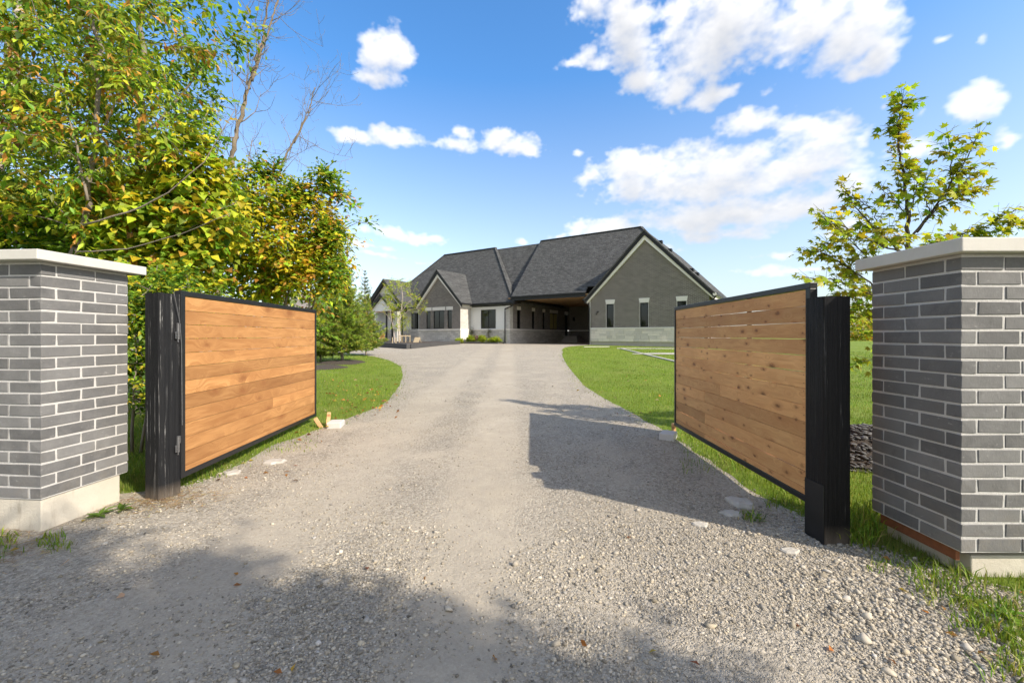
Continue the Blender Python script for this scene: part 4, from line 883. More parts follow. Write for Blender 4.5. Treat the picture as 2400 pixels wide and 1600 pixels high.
# maple on the right
d = 5.4
mk = [((.38, .42, .03), 5), (YGR, 4), ((.36, .33, .03), 3), (YEL, 1.4), (GRN, 1.6), (OLV, 1)]
def mapl():
    rs = np.random.RandomState(12); base = Vector((*at(2118, 786, d)[:2], 0)); root = empty('maple_tree', base); tag(root, 'young yellow-green maple with upright leaders behind the shaded brick pillar', 'tree')
    B = np.array(base); w_ = MB(); st, di, le = [], [], []
    br = [([(2118, 1040), (2120, 800), (2128, 600), (2128, 520), (2122, 430), (2105, 350), (2104, 285), (2116, 222)], .035, .004, 0, .55),
          ([(2126, 570), (2180, 500), (2230, 430), (2262, 380), (2296, 308)], .016, .003, -.2, 1.0), ([(2230, 430), (2225, 370), (2222, 310)], .008, .003, -.2, .8), ([(2150, 545), (2200, 480), (2270, 450), (2290, 455)], .009, .003, -.4, .8),
          ([(2124, 600), (2060, 545), (2000, 480), (1970, 425)], .014, .003, .3, 1.0), ([(2110, 590), (2030, 560), (1960, 520), (1925, 500)], .011, .003, .1, 1.0), ([(2120, 640), (2040, 610), (1990, 560), (1930, 510)], .010, .003, -.3, .9),
          ([(2122, 700), (2050, 670), (1985, 625), (1930, 592), (1882, 588)], .013, .003, .2, 1.0), ([(2120, 720), (2040, 690), (1960, 655), (1885, 650)], .010, .003, -.1, .9), ([(2122, 760), (2060, 740), (2020, 710), (1960, 690)], .009, .003, .2, .8),
          ([(2128, 590), (2220, 560), (2310, 530), (2385, 490)], .013, .003, 0, 1.0), ([(2240, 555), (2330, 545), (2400, 520)], .008, .003, .3, .9), ([(2126, 540), (2140, 470), (2150, 430)], .008, .003, -.3, .8), ([(2124, 500), (2085, 460), (2060, 440)], .007, .003, .2, .8),
          ([(2120, 840), (2070, 830), (2030, 845), (2010, 850)], .007, .003, .2, .5), ([(2122, 800), (2070, 770), (2030, 750), (2005, 735)], .008, .003, 0, .7), ([(2128, 600), (2160, 575), (2200, 570)], .009, .003, -.4, .9), ([(2126, 590), (2110, 555), (2080, 540)], .009, .003, -.4, .9),
          ([(2060, 545), (2050, 500), (2020, 470)], .007, .003, .3, .8), ([(2180, 500), (2160, 440), (2175, 420)], .007, .003, -.3, .9), ([(2200, 470), (2250, 440), (2285, 400)], .007, .003, -.1, .9), ([(2118, 420), (2135, 400), (2160, 400)], .006, .003, 0, .7), ([(2000, 560), (1960, 570), (1930, 570)], .006, .003, .1, .8)]
    for pts, r0, r1, dd_, dn in br:
        P3 = np.array([at(x, y, d + dd_ * (i / len(pts))) for i, (x, y) in enumerate(pts)]); path = []
        for i in range(len(P3) - 1):
            for q in range(6): path.append(P3[i] + (P3[i + 1] - P3[i]) * q / 6)
        path.append(P3[-1]); path = np.array(path); path[1:-1] += rs.randn(len(path) - 2, 3) * .006; k = len(path)
        w_.tube([tuple(p - B) for p in path], [r0 + (r1 - r0) * i / (k - 1) for i in range(k)], 6)
        L = np.linalg.norm(np.diff(path, axis=0), axis=1).sum(); first = .55 if r0 > .03 else .18
        for q in range(int(L * 31 * dn)):
            f = first + (1 - first) * rs.rand(); i = int(f * (k - 1)); tv = unit((path[min(k - 1, i + 1)] - path[max(0, i - 1)])[None])[0]
            st.append(path[i]); di.append(tv * .75 + rs.randn(3) * .6 + np.array([0, 0, .15])); le.append(rs.uniform(.12, .36) * (1.25 - .65 * f))
    V, F, C = twig_leaves(np.array(st), np.array(di), np.array(le), rs, .062, .132, .95, mk, 'lobed', .45)
    for a, v, l_ in zip(st, unit(np.array(di)), le): w_.tube([tuple(a - B), tuple(a - B + v * l_)], [.003, .0015], 3)
    w_.build('trunk', M['bark_dark'], root, smooth=True); link('crown', np_mesh('crown', V - B, F, M['leaf'], C), root)
mapl()

# conifers
def spruce(name, label, base, H, rad, seed, cols, group='spruce trees by the drive', bare_=.12, nb=14, dens=1.0, topthin=True):
    rs = np.random.RandomState(seed); root = empty(name, base); tag(root, label, 'tree', group); w_ = MB(); n = 14
    w_.tube([(rs.randn() * .01, rs.randn() * .01, H * i / n - .05) for i in range(n + 1)], [.012 * H * (1 - i / n) + .012 for i in range(n + 1)], 8)
    P, D, Ls = [], [], []; z = H * bare_
    while z < H * .985:
        f = z / H; Lb = rad * (1 - f) ** .8 * (1 - .35 * f) * (1.0 if f > bare_ + .1 else .8) + .06; k = max(5, int(nb * (1 - .35 * f)))
        for q in range(k):
            a = rs.rand() * 6.28; L = Lb * rs.uniform(.7, 1.2); el = rs.uniform(-.25, .2) + .75 * f
            v = np.array([math.cos(a) * math.cos(el), math.sin(a) * math.cos(el), math.sin(el)]); m_ = 6
            pts = [np.array([0, 0, z + rs.uniform(-.08, .08)]) + v * L * t + np.array([0, 0, -.16 * L * t * (1 - t) * 2 + .14 * L * t * t]) for t in np.linspace(0, 1, m_)]
            w_.tube([tuple(p) for p in pts], [.012 * (1 - t) + .003 for t in np.linspace(0, 1, m_)], 4)
            nt_ = int(max(3, L / .075 * dens))
            for r_ in range(nt_):
                t = rs.uniform(.12, 1.0); p = pts[0] + (pts[-1] - pts[0]) * t; p = p + np.array([0, 0, -.16 * L * t * (1 - t) * 2]); sd = np.cross(v, (0, 0, 1.0)) * rs.choice((-1, 1))
                dv = v * .7 + sd * rs.uniform(.2, .9) + rs.randn(3) * .2; tl = (.12 + .26 * L * (1 - t)) * rs.uniform(.6, 1.1)
                P.append(p); D.append(unit(dv[None])[0]); Ls.append(tl)
        z += H * (.032 if f < .55 else .05)
    P = np.array(P); D = np.array(D); Ls = np.array(Ls); k = np.maximum(6, (Ls / .0085).astype(int)); i = np.repeat(np.arange(len(P)), k); t = rs.rand(len(i))
    b_ = P[i] + D[i] * (Ls[i] * t)[:, None]; dv = D[i] * .8 + rs.randn(len(i), 3) * .6; C = palette(len(P), cols, rs, .2)[i] * (1 + .15 * rs.randn(len(i), 1))
    V, F, C = leaves(b_, dv, rs.randn(len(i), 3), .07 + .04 * rs.rand(len(i)), np.full(len(i), .019), np.clip(C, .01, .8), 'needle')
    w_.build('trunk', M['bark'], root, smooth=True); link('crown', np_mesh('crown', V, F, M['needle'], C), root); return root
spc = [((.25, .35, .045), 5), ((.35, .43, .055), 3.5), ((.15, .23, .04), 2), ((.38, .35, .07), 1.2)]
p = G(802, 849); spruce('spruce_tree', 'young light green spruce with thin leader standing in mulch on the left lawn', p, 4.75, 1.8, 3, spc, nb=15, dens=1.6)
p = G(858, 833); spruce('spruce_tree', 'bushy low spruce just right of the thin-leader spruce', (p.x, p.y, p.z), 3.2, 1.35, 14, spc, nb=13, dens=1.1)
p = G(752, 846); spruce('spruce_tree', 'squat spruce partly hidden behind the free end of the orange gate', (p.x, p.y, p.z), 2.5, 1.3, 24, spc, nb=13, dens=1.1)
p = at(855, 786, 60); spruce('spruce_tree', 'distant conical spruce behind the left entry gable of the house', (p.x, p.y, .7), 10.2, 3.2, 5, [((.11, .17, .04), 3), ((.17, .23, .05), 2)], nb=15, dens=.8)
p = at(823, 786, 62); spruce('spruce_tree', 'small distant spruce top seen between the two nearer spruces', (p.x, p.y, .7), 6.2, 1.8, 7, [((.11, .17, .04), 3), ((.17, .23, .05), 2)], nb=13, dens=.7)

# neighbour's house beyond the spruces
nb_ = empty('neighbour_house', (at(725, 786, 70).x, 70, .65), R(12)); tag(nb_, 'distant pinkish brick house with grey roof behind the spruces', 'house')
MB().box(-7, 4.5, 0, 8, 0, 4.2).build('wall', plain('pink_brick', (.33, .22, .18), .9), nb_)
b = MB(); b.slab([(-7.5, -.5, 4.2), (5.0, -.5, 4.2), (3.2, 4, 8.4), (-6, 4, 8.4)], .15); b.slab([(5.0, 8.5, 4.2), (-7.5, 8.5, 4.2), (-6, 4, 8.4), (3.2, 4, 8.4)], .15); b.slab([(5.0, -.5, 4.2), (5, 8.5, 4.2), (3.2, 4, 8.4)], .15); b.slab([(-7.5, 8.5, 4.2), (-7.5, -.5, 4.2), (-6, 4, 8.4)], .15)
b.build('roof', plain('grey_brown_shingle', (.20, .18, .17), .95), nb_)
MB().box(-7.55, 5.05, -.56, -.5, 4.02, 4.2).build('gutter', M['white'], nb_)
for x in (-5, -2, 2): 
    w_ = MB().box(x, x + 1.2, -.05, .05, 1.4, 3).build('window', M['white'], nb_); MB().box(x + .08, x + 1.12, -.06, -.04, 1.5, 2.9).build('pane', M['glass'], w_)

# ------------------------------------------------------------------ entrance planter, staked trees and shrubs by the house
HM = Matrix.Translation(HB) @ Matrix.Rotation(HROT, 4, 'Z')
def hw(t, w_, z=0): return HM @ Vector((t, w_, z))
pc = G(957, 817.5); pr = G(1076, 806.5); pl = G(845, 809.5)
def kerb(name, label, p0, p1, h, wd, parent=None):
    b = MB(); p0 = Vector(p0); p1 = Vector(p1); L = (p1 - p0); n = max(1, int(L.length / 2.4)); o = empty(name, p0)
    tag(o, label, 'kerb', 'dark planter kerbs')
    for i in range(n):
        a = L * (i / n) + L.normalized() * .006; c = L * ((i + 1) / n) - L.normalized() * .006
        b = MB(); b.beam(a + Vector((0, 0, h / 2)), c + Vector((0, 0, h / 2)), wd, h); b.build('kerb_stone', M['darkstone'], o, bevel=.01)
    return o
kerb('planter_kerb', 'dark stone kerb of the entry planter facing the drive, left of its corner', pl, pc, .34, .28)
kerb('planter_kerb', 'dark stone kerb of the entry planter running right from its corner', pc + (pr - pc).normalized() * .18, pr, .30, .26)
b = MB(); back = hw(-20.5, -3.0); back.z = pl.z
b.slab([pl + Vector((0, .2, .22)), pc + Vector((0, .2, .22)), pr + Vector((0, .1, .22)), hw(-16, -3.2, .2), hw(-22, -4.2, .2)], .2); o = b.build('planting_bed', M['mulch']); tag(o, kind='structure')
q0, q1 = hw(-19.5, -3.1, -.02), hw(-8.9, -1.15, -.02); q2 = hw(-11.6, -1.3, -.02)
kerb('bed_kerb', 'low dark kerb of the shrub bed under the white stucco wall', hw(-17.5, -3.0, -.03), hw(-10.6, -1.35, -.03), .22, .2)
kerb('bed_kerb', 'short pale-topped kerb end of the shrub bed beside the corner pier', hw(-10.55, -1.33, -.03), hw(-8.6, -1.15, -.03), .16, .25)
b = MB(); b.slab([hw(-17.4, -2.95, .1), hw(-8.7, -1.1, .1), hw(-8.7, -.08, .1), hw(-12.65, -.08, .1), hw(-12.65, -1.75, .1), hw(-17.4, -1.75, .1)], .12); o = b.build('planting_bed', M['mulch']); tag(o, kind='structure')
b = MB(); b.slab([hw(-34, -6.5, .012), hw(-19.0, -4.0, .012), hw(-19.0, -.2, .012), hw(-34, -.2, .012)], .1); o = b.build('plaza', M['paving']); tag(o, kind='structure')

def ball(name, label, base, r, rz, cols, seed, n=70, cat='shrub', group=None, leafL=.05, leafW=.5):
    base = Vector(base); return tree(name, label, cat, base, [([tuple(base - Vector((0, 0, .05))), tuple(base + Vector((0, 0, rz)))], .02, .01)], [(base.x, base.y, base.z + rz, r, r, rz)], n, cols, seed, leafL=leafL, leafW=leafW, spacing=.02, subs=5, tlen=(.1, .22), shell=.2, droop=0, group=group)
lime = [((.38, .46, .03), 4), ((.28, .38, .03), 2), ((.45, .46, .05), 1)]
for (t, w_, r_, rz, lb, sd) in ((-12.0, -1.0, .52, .34, 'leftmost lime green ball shrub under the white stucco wall', 1), (-10.75, -.85, .46, .34, 'lime green ball shrub just right of the red plant, under the stucco window', 2), (-9.35, -.75, .62, .28, 'rightmost lime green mound beside the corner downspout', 3), (-12.7, -1.9, .35, .2, 'small low lime green plant left of the ball shrubs at the bright brick corner', 4)):
    ball('ball_shrub', lb, hw(t, w_, .08), r_, rz, lime, 100 + sd, n=80, group='lime shrubs', leafL=.11)
ball('red_plant', 'small deep red leafed plant between the lime green ball shrubs', hw(-11.35, -.9, .08), .22, .36, [((.28, .02, .02), 3), ((.16, .015, .02), 2)], 120, n=30, cat='plant')
for (t, lb, sd) in ((-12.45, 'dark climbing plant against the stucco wall beside the brick return', 5), (-10.35, 'dark climbing plant against the stone base below the window', 6)):
    ball('climbing_plant', lb, hw(t, -.25, .1), .26, .78, [((.05, .06, .025), 3), ((.10, .05, .03), 2), (GRN, 1)], 130 + sd, n=40, cat='plant')
bt = G(930, 806); d = bt.y
tree('staked_tree', 'staked two-stemmed young tree with airy yellow-green crown in the entry planter', 'tree', bt,
     [(PX(d, (935, 808), (936, 770), (938, 735), (945, 700), (940, 670)), .085, .02), (PX(d, (925, 808), (922, 770), (915, 730), (905, 700)), .055, .02), (PX(d, (937, 745), (960, 725), (985, 722)), .03, .01), (PX(d, (922, 760), (905, 735), (890, 730)), .03, .01), (PX(d, (938, 735), (960, 705), (985, 695)), .03, .01)],
     [E(935, 690, d, 42, 38, 1.3), E(912, 712, d, 22, 18, .8), E(972, 722, d, 26, 14, .8), E(985, 708, d, 22, 8, .5), E(925, 755, d, 24, 22, .8), E(945, 755, d, 16, 22, .7), E(935, 665, d, 25, 12, .8)],
     120, [((.38, .43, .03), 5), (YGR, 4), ((.46, .45, .05), 2), (GRN, 1)], 88, leafL=.15, leafW=.55, spacing=.08, subs=6, tlen=(.3, .6), barkm='bark_pale')
bt2 = G(1021, 803); d = bt2.y
tree('staked_tree', 'small vase-shaped staked tree right of the planter corner', 'tree', bt2, [(PX(d, (1020, 806), (1020, 792), (1019, 778)), .03, .02), (PX(d, (1019, 780), (1012, 760), (1008, 750)), .015, .006), (PX(d, (1019, 780), (1026, 760), (1032, 748)), .015, .006)],
     [E(1020, 764, d, 15, 14, .5), E(1028, 753, d, 10, 8, .35), E(1018, 779, d, 6, 8, .2)], 110, [((.18, .27, .03), 4), ((.27, .34, .04), 3)], 91, leafL=.13, leafW=.4, spacing=.05, subs=4, tlen=(.15, .3))
def stakes(label, pts, h, d0, cross=True):
    p0 = at(pts[0], 786, d0); o = empty('stake_frame', (p0.x, p0.y, float(gz(0, d0)) + .2)); tag(o, label, 'stakes', 'wooden tree stakes')
    for i, x in enumerate(pts):
        q = at(x, 786, d0 + (.5 if i % 2 else 0)); MB().box(-.03, .03, -.03, .03, -.15, h).build('stake', M['stakepale'], o, loc=(q.x - p0.x, q.y - p0.y, 0))
    if cross:
        q = at(pts[-1], 786, d0); b = MB(); b.beam((0, -.035, h - .08), (q.x - p0.x, -.035, h - .08), .03, .09); b.build('cross_bar', M['stakepale'], o)
M['stakepale'] = plain('pale_stake_wood', (.50, .40, .26), .8)
stakes('pale wooden stake frame around the foot of the two-stemmed young tree', [936, 942, 951, 961], .62, bt.y - .3)
stakes('pale wooden stake frame around the small vase-shaped tree', [1014, 1021, 1027], .62, bt2.y - .2)
stakes('thin pale stake frame left of the entry planter beside the bushy spruce', [872, 881, 889], .6, 33.5)
stakes('pair of thin pale stakes behind the planter left of the two-stemmed tree', [920, 928], .45, 34.5, False)
o = empty('folding_sign', G(977, 806.5), R(-20)); tag(o, 'small tan folding sign board standing in the entry planter', 'sign')
b = MB(); b.slab([(-.32, -.12, .12), (.22, -.12, .12), (.30, .1, .62), (-.28, .1, .62)], .03); b.build('panel', M['stakepale'], o); 
for x in (-.25, .2): 
    b = MB(); b.beam((x, .12, .55), (x + .05, .42, 0), .04, .04); b.build('leg', M['stakepale'], o)
o = empty('porch_chair', hw(-22.9, -2.9, .14), HROT); tag(o, 'orange-brown porch chair beside the black entry column', 'chair')
MB().box(-.3, .3, -.28, .28, .38, .44).build('seat', M['orange_wood'], o); MB().box(-.3, .3, .24, .3, .44, .95).build('backrest', M['orange_wood'], o)
for x in (-.26, .26):
    for y in (-.24, .24): MB().box(x - .03, x + .03, y - .03, y + .03, 0, .38).build('leg', M['orange_wood'], o)

# ------------------------------------------------------------------ small things along the drive
def slab_thing(name, label, cat, c, rz, L, W_, H_, mat, group=None):
    o = MB().box(-L / 2, L / 2, -W_ / 2, W_ / 2, -.02, H_).build(name, mat, None, c, (0, 0, rz), bevel=.012); tag(o, label, cat, group); return o
c = G(787, 999); slab_thing('concrete_block', 'white concrete block on the gravel beside two splinters of cedar, left side', 'block', c, R(8), .21, .26, .085, M['block'], 'white concrete blocks')
c = G(1566, 1026); slab_thing('concrete_block', 'white concrete block at the free end of the knotty gate', 'block', c, R(-32), .20, .27, .085, M['block'], 'white concrete blocks')
for (px, py, tilt, hh_, lb) in ((752, 1001, -R(30), .17, 'leaning orange wood stake offcut nearest the orange gate'), (768, 999, R(5), .22, 'upright orange wood stake beside the white concrete block')):
    c = G(px, py); o = MB().box(-.028, .028, -.02, .02, -.03, hh_).build('wood_stake', M['stake'], None, c, (R(-8), tilt, R(20)), bevel=.004); tag(o, lb, 'stake')
c = G(1579, 1014); o = MB().box(-.02, .02, -.03, .03, -.03, .14).build('wood_stake', M['stake'], None, c, (0, 0, R(10)), bevel=.004); tag(o, 'short orange wood stake behind the free end of the knotty gate', 'stake')
M['patch'] = concrete('dusty_concrete', (.36, .335, .29), (.52, .49, .44), (.30, .27, .22))
def chunk(name, label, px, py, rx, ry, h, seed, mat):
    rs = np.random.RandomState(seed); c = G(px, py); n = 14; V = []; sc = c.y / FPX
    a = np.arange(n) / n * 6.283; r_ = .75 + .5 * rs.rand(n)
    for k, (s_, z) in enumerate(((1.0, -.02), (.96, h * .45), (.8, h), (.4, h * 1.05))):
        for i in range(n): V.append((math.cos(a[i]) * r_[i] * rx * sc * s_, math.sin(a[i]) * r_[i] * ry * sc * s_ * 2.8, z + rs.randn() * h * .1))
    F = [(k * n + i, k * n + (i + 1) % n, (k + 1) * n + (i + 1) % n, (k + 1) * n + i) for k in range(3) for i in range(n)] + [tuple(range(3 * n, 4 * n))]
    me = bpy.data.meshes.new(name); me.from_pydata(V, [], F); me.materials.append(mat); me.update(); o = link(name, me, None, c); tag(o, label, 'concrete'); return o
chunk('concrete_patch', 'flat pale concrete patch sunk in the gravel before the orange gate', 642, 1082, 26, 8, .022, 1, M['patch'])
chunk('concrete_patch', 'small white concrete crumb patch under the orange gate edge', 545, 1108, 20, 6, .018, 2, M['patch'])
chunk('concrete_patch', 'largest white concrete lump beneath the hinge end of the knotty gate', 1735, 1180, 30, 12, .035, 3, M['patch'])
chunk('concrete_patch', 'white concrete remnant just left of the lump under the knotty gate', 1712, 1205, 22, 6, .02, 4, M['patch'])
chunk('concrete_patch', 'flat pale concrete fragment at the edge of the gate shadow', 1642, 1232, 20, 5, .015, 5, M['patch'])
chunk('concrete_patch', 'flat pale concrete fragment in front of the smooth black post', 1850, 1292, 22, 5, .015, 6, M['patch'])
def mulch_ring(label, px, py, r, name='mulch_ring'):
    c = G(px, py); n = 28; rs = np.random.RandomState(px); V = [(0, 0, .10)]
    for k, (s_, z) in enumerate(((.55, .085), (1.0, .004))):
        for i in range(n): a = i / n * 6.283; q = r * s_ * (1 + .1 * math.sin(3 * a + px) + .05 * rs.randn()); V.append((q * math.cos(a), q * math.sin(a), z + .023 * q * math.sin(a) * (c.y > 5)))
    F = [(0, 1 + i, 1 + (i + 1) % n) for i in range(n)] + [(1 + i, 1 + n + i, 1 + n + (i + 1) % n, 1 + (i + 1) % n) for i in range(n)]
    me = bpy.data.meshes.new(name); me.from_pydata(V, [], F); me.materials.append(M['mulch']); me.update(); o = link(name, me, None, c); tag(o, label, 'mulch'); return o
mulch_ring('dark mulch ring round the foot of the thin-leader spruce', 802, 850, 1.0)
mulch_ring('dark mulch bed at the free end of the orange gate below the spruce', 755, 862, .85)
# slate pile behind the right post
c = G(2030, 1068); rs = np.random.RandomState(6)
o = empty('slate_pile', c); tag(o, 'heap of dark grey slate chips between the smooth post and shaded pillar', 'slate pile')
V = []; F = []; n = 24
for k in range(8):
    f = k / 7
    for i in range(n): a = i / n * 6.283; V.append((1.1 * f * math.cos(a), .75 * f * math.sin(a), .38 * (1 - f ** 1.6) - .02))
F = [(k * n + i, k * n + (i + 1) % n, (k + 1) * n + (i + 1) % n, (k + 1) * n + i) for k in range(7) for i in range(n)]
me = bpy.data.meshes.new('heap'); me.from_pydata(V, [], F); me.materials.append(M['mulch']); me.update(); link('heap', me, o)

# ------------------------------------------------------------------ loose gravel, grass, litter
ICO = None
def ico():
    t = (1 + 5 ** .5) / 2
    V = np.array([(-1, t, 0), (1, t, 0), (-1, -t, 0), (1, -t, 0), (0, -1, t), (0, 1, t), (0, -1, -t), (0, 1, -t), (t, 0, -1), (t, 0, 1), (-t, 0, -1), (-t, 0, 1)], float); V /= np.linalg.norm(V[0])
    F = np.array([(0, 11, 5), (0, 5, 1), (0, 1, 7), (0, 7, 10), (0, 10, 11), (1, 5, 9), (5, 11, 4), (11, 10, 2), (10, 7, 6), (7, 1, 8), (3, 9, 4), (3, 4, 2), (3, 2, 6), (3, 6, 8), (3, 8, 9), (4, 9, 5), (2, 4, 11), (6, 2, 10), (8, 6, 7), (9, 8, 1)])
    return V, F
def stones(P, size, colr, rs, flat=.55, embed=.25, octa=False):
    V0, F0 = ico(); n = len(P)
    if octa:
        V0 = np.array([(1, 0, 0), (-1, 0, 0), (0, 1, 0), (0, -1, 0), (0, 0, 1), (0, 0, -1.0)]); F0 = np.array([(0, 2, 4), (2, 1, 4), (1, 3, 4), (3, 0, 4), (2, 0, 5), (1, 2, 5), (3, 1, 5), (0, 3, 5)])
    m_ = len(V0)
    S = size[:, None] * np.stack([.75 + .6 * rs.rand(n), .6 + .4 * rs.rand(n), flat * (.6 + .7 * rs.rand(n))], 1)
    J = V0[None] * (1 + .22 * rs.randn(n, m_, 1)) * S[:, None, :]
    a = rs.rand(n) * 6.283; b_ = rs.randn(n) * .3; ca, sa, cb, sb = np.cos(a)[:, None], np.sin(a)[:, None], np.cos(b_)[:, None], np.sin(b_)[:, None]
    y = J[..., 1] * cb - J[..., 2] * sb; z = J[..., 1] * sb + J[..., 2] * cb; x = J[..., 0]
    X = x * ca - y * sa; Y = x * sa + y * ca
    V = np.stack([X, Y, z], -1) + P[:, None, :]; V[..., 2] += (S[:, 2] * (1 - embed))[:, None] * .6
    F = F0[None] + (np.arange(n) * m_)[:, None, None]
    return V.reshape(-1, 3), F.reshape(-1, 3), np.repeat(colr, m_, 0)
rs = np.random.RandomState(1)
n = 400000; Y = np.exp(rs.uniform(math.log(1.55), math.log(12), n)); X = rs.uniform(-1.32, 1.32, n) * Y
spill = .05 + .05 * np.abs(rs.randn(n)); inside = (X > xl(Y) - spill) & (X < xr(Y) + spill)
patch = vnoise(X, Y, 21, 7, 1.5) * .9 + vnoise(X, Y, 22, 7, 4.0) * .55
edge = np.clip((X - 1.2) / 1.3, 0, 1) * np.clip((3.6 - Y) / 1.2, 0, 1)                  # coarse stones gather along the right verge
track = np.exp(-((X + .25 + .1 * np.sin(Y)) / .34) ** 2) + .8 * np.exp(-((X + 1.75 + .12 * np.sin(.8 * Y)) / .42) ** 2) + .5 * np.exp(-((X - 1.25) / .3) ** 2)
prob = np.clip(.30 - .42 * track + .75 * patch + .6 * edge + .12 * np.clip(2.6 - Y, 0, 1), .03, 1.0) * np.clip(1.3 - Y / 13, .25, 1)
keep = inside & (rs.rand(n) < prob); X, Y, edge, patch = X[keep], Y[keep], edge[keep], patch[keep]; n = len(X)
size = (.0027 + .0031 * rs.gamma(1.6, .55, n)) * (1 + .7 * edge * rs.rand(n)) * (1 + .03 * np.clip(Y - 2, 0, 8)); big = rs.rand(n) < .012 + .03 * edge; size[big] *= rs.uniform(1.4, 2.2, big.sum()); size = np.clip(size, .003, .034)
tone = np.clip(.355 + .075 * rs.randn(n), .14, .56); dark = rs.rand(n) < .10; tone[dark] *= .55
hue = rs.randn(n, 1) * .03; colr = tone[:, None] * (np.array([1.07, .96, .79])[None] + hue * np.array([1, .2, -1.1])[None])
P3 = np.stack([X, Y, gz(X, Y)], 1); nr = Y < 3.3; colr = np.clip(colr, .04, .8)
V, F, C = stones(P3[nr], size[nr], colr[nr], rs); V2, F2, C2 = stones(P3[~nr], size[~nr], colr[~nr], rs, octa=True)
V, F, C = np.vstack([V, V2]), np.vstack([F, F2 + len(V)]), np.vstack([C, C2])
o = link('gravel', np_mesh('gravel', V, F, M['stone'], C)); tag(o, 'loose grey gravel stones lying on the drive', 'gravel', kind='stuff')
NST = n
c = G(2030, 1068); n = 1500; rr_ = np.sqrt(rs.rand(n)); a = rs.rand(n) * 6.283
Pp = np.stack([c.x + 1.1 * rr_ * np.cos(a), c.y + .75 * rr_ * np.sin(a), c.z + .38 * (1 - rr_ ** 1.6) - .01], 1)
V, F, C = stones(Pp, .018 + .022 * rs.rand(n), np.clip((.07 + .06 * rs.rand(n, 1)) * np.array([[1, .98, .98]]), .02, .3), rs, .3)
o2 = link('slate_chips', np_mesh('slate_chips', V - np.array(c), F, M['stone'], C), bpy.data.objects['slate_pile']); o2['kind'] = 'stuff'

def blades(X, Y, h, w_, cols, rs, lean=.45, segs=1, Z=None):
    n = len(X); Z = gz(X, Y) if Z is None else Z; a = rs.rand(n) * 6.283; P = np.stack([X, Y, Z - .004], 1); s = np.stack([np.cos(a), np.sin(a), 0 * a], 1) * (w_ / 2)[:, None]
    ln = rs.rand(n) * 6.283; d_ = np.stack([np.cos(ln), np.sin(ln), 0 * ln], 1) * (h * lean * rs.rand(n))[:, None]; up = np.array([0, 0, 1.0]) * h[:, None]
    C = palette(n, cols, rs, .2)
    if segs == 1:
        V = np.stack([P - s, P + s, P + up + d_], 1); F = np.array([(0, 1, 2)])
    else:
        V = np.stack([P - s, P + s, P + up * .55 + d_ * .3 + s * .8, P + up * .55 + d_ * .3 - s * .8, P + up * .85 + d_ * 1.0], 1); F = np.array([(0, 1, 2), (0, 2, 3), (3, 2, 4)])
    k = V.shape[1]; return V.reshape(-1, 3), (F[None] + (np.arange(n) * k)[:, None, None]).reshape(-1, 3), np.repeat(C, k, 0)
gc = [((.16, .255, .022), 5), ((.24, .32, .032), 4), ((.10, .185, .018), 1.6), ((.36, .35, .10), 1.0)]
n = 440000; Y = np.exp(rs.uniform(math.log(1.6), math.log(33), n)); X = rs.uniform(-1.3, 1.3, n) * Y
rag = np.clip(Y / 6, .5, 1.6) * np.abs(rs.randn(n)) ** 2
k = ((X < xl(Y) + .045 * rag - .02) | (X > xr(Y) - .045 * rag + .02)) & ~((X > 2.4) & (Y < 2.75) & (rs.rand(n) < .45)) & ~((X < 0) & (Y < 2.6)) & ~((X < -6.5 - .1 * Y) & (Y < 16)) & (Y < 32 + 0 * X)
hp = np.linalg.inv(np.array(HM)); lt = hp[0, 0] * X + hp[0, 1] * Y + hp[0, 3]; lw = hp[1, 0] * X + hp[1, 1] * Y + hp[1, 3]; k &= ~((lw > -.05) & (lt > -.1)) & ~((X < -1) & (Y > 27))
bed = np.hypot(X - G(802, 850).x, Y - G(802, 850).y) < 1.0; bed |= np.hypot(X - G(755, 862).x, Y - G(755, 862).y) < .85; k &= ~bed
X, Y = X[k], Y[k]; n = len(X); h = (.035 + .03 * rs.rand(n)) * (1 + .35 * vnoise(X, Y, 31, 5, 3)); w_ = .0045 * (1 + np.clip(Y - 3, 0, 30) * .16)
V, F, C = blades(X, Y, h, w_, gc, rs)
dry = np.repeat(np.clip(vnoise(X, Y, 35, 7, 2.4) * 2.2 - .25, 0, 1) * (rs.rand(len(X)) < .7), 3)[:, None]; C = C * (1 - .6 * dry) + np.array([[.36, .33, .12]]) * .6 * dry
C *= (1 + .14 * np.sin((np.repeat(X, 3) * .5 + np.repeat(Y, 3) * .35) * 4.2))[:, None] * (1 + .22 * np.repeat(vnoise(X, Y, 33, 6, 1.6), 3))[:, None]
o = link('lawn_grass', np_mesh('lawn_grass', V, F, M['grass'], np.clip(C, .01, .8))); tag(o, 'short bright green mown grass on both sides of the drive', 'grass', kind='stuff')
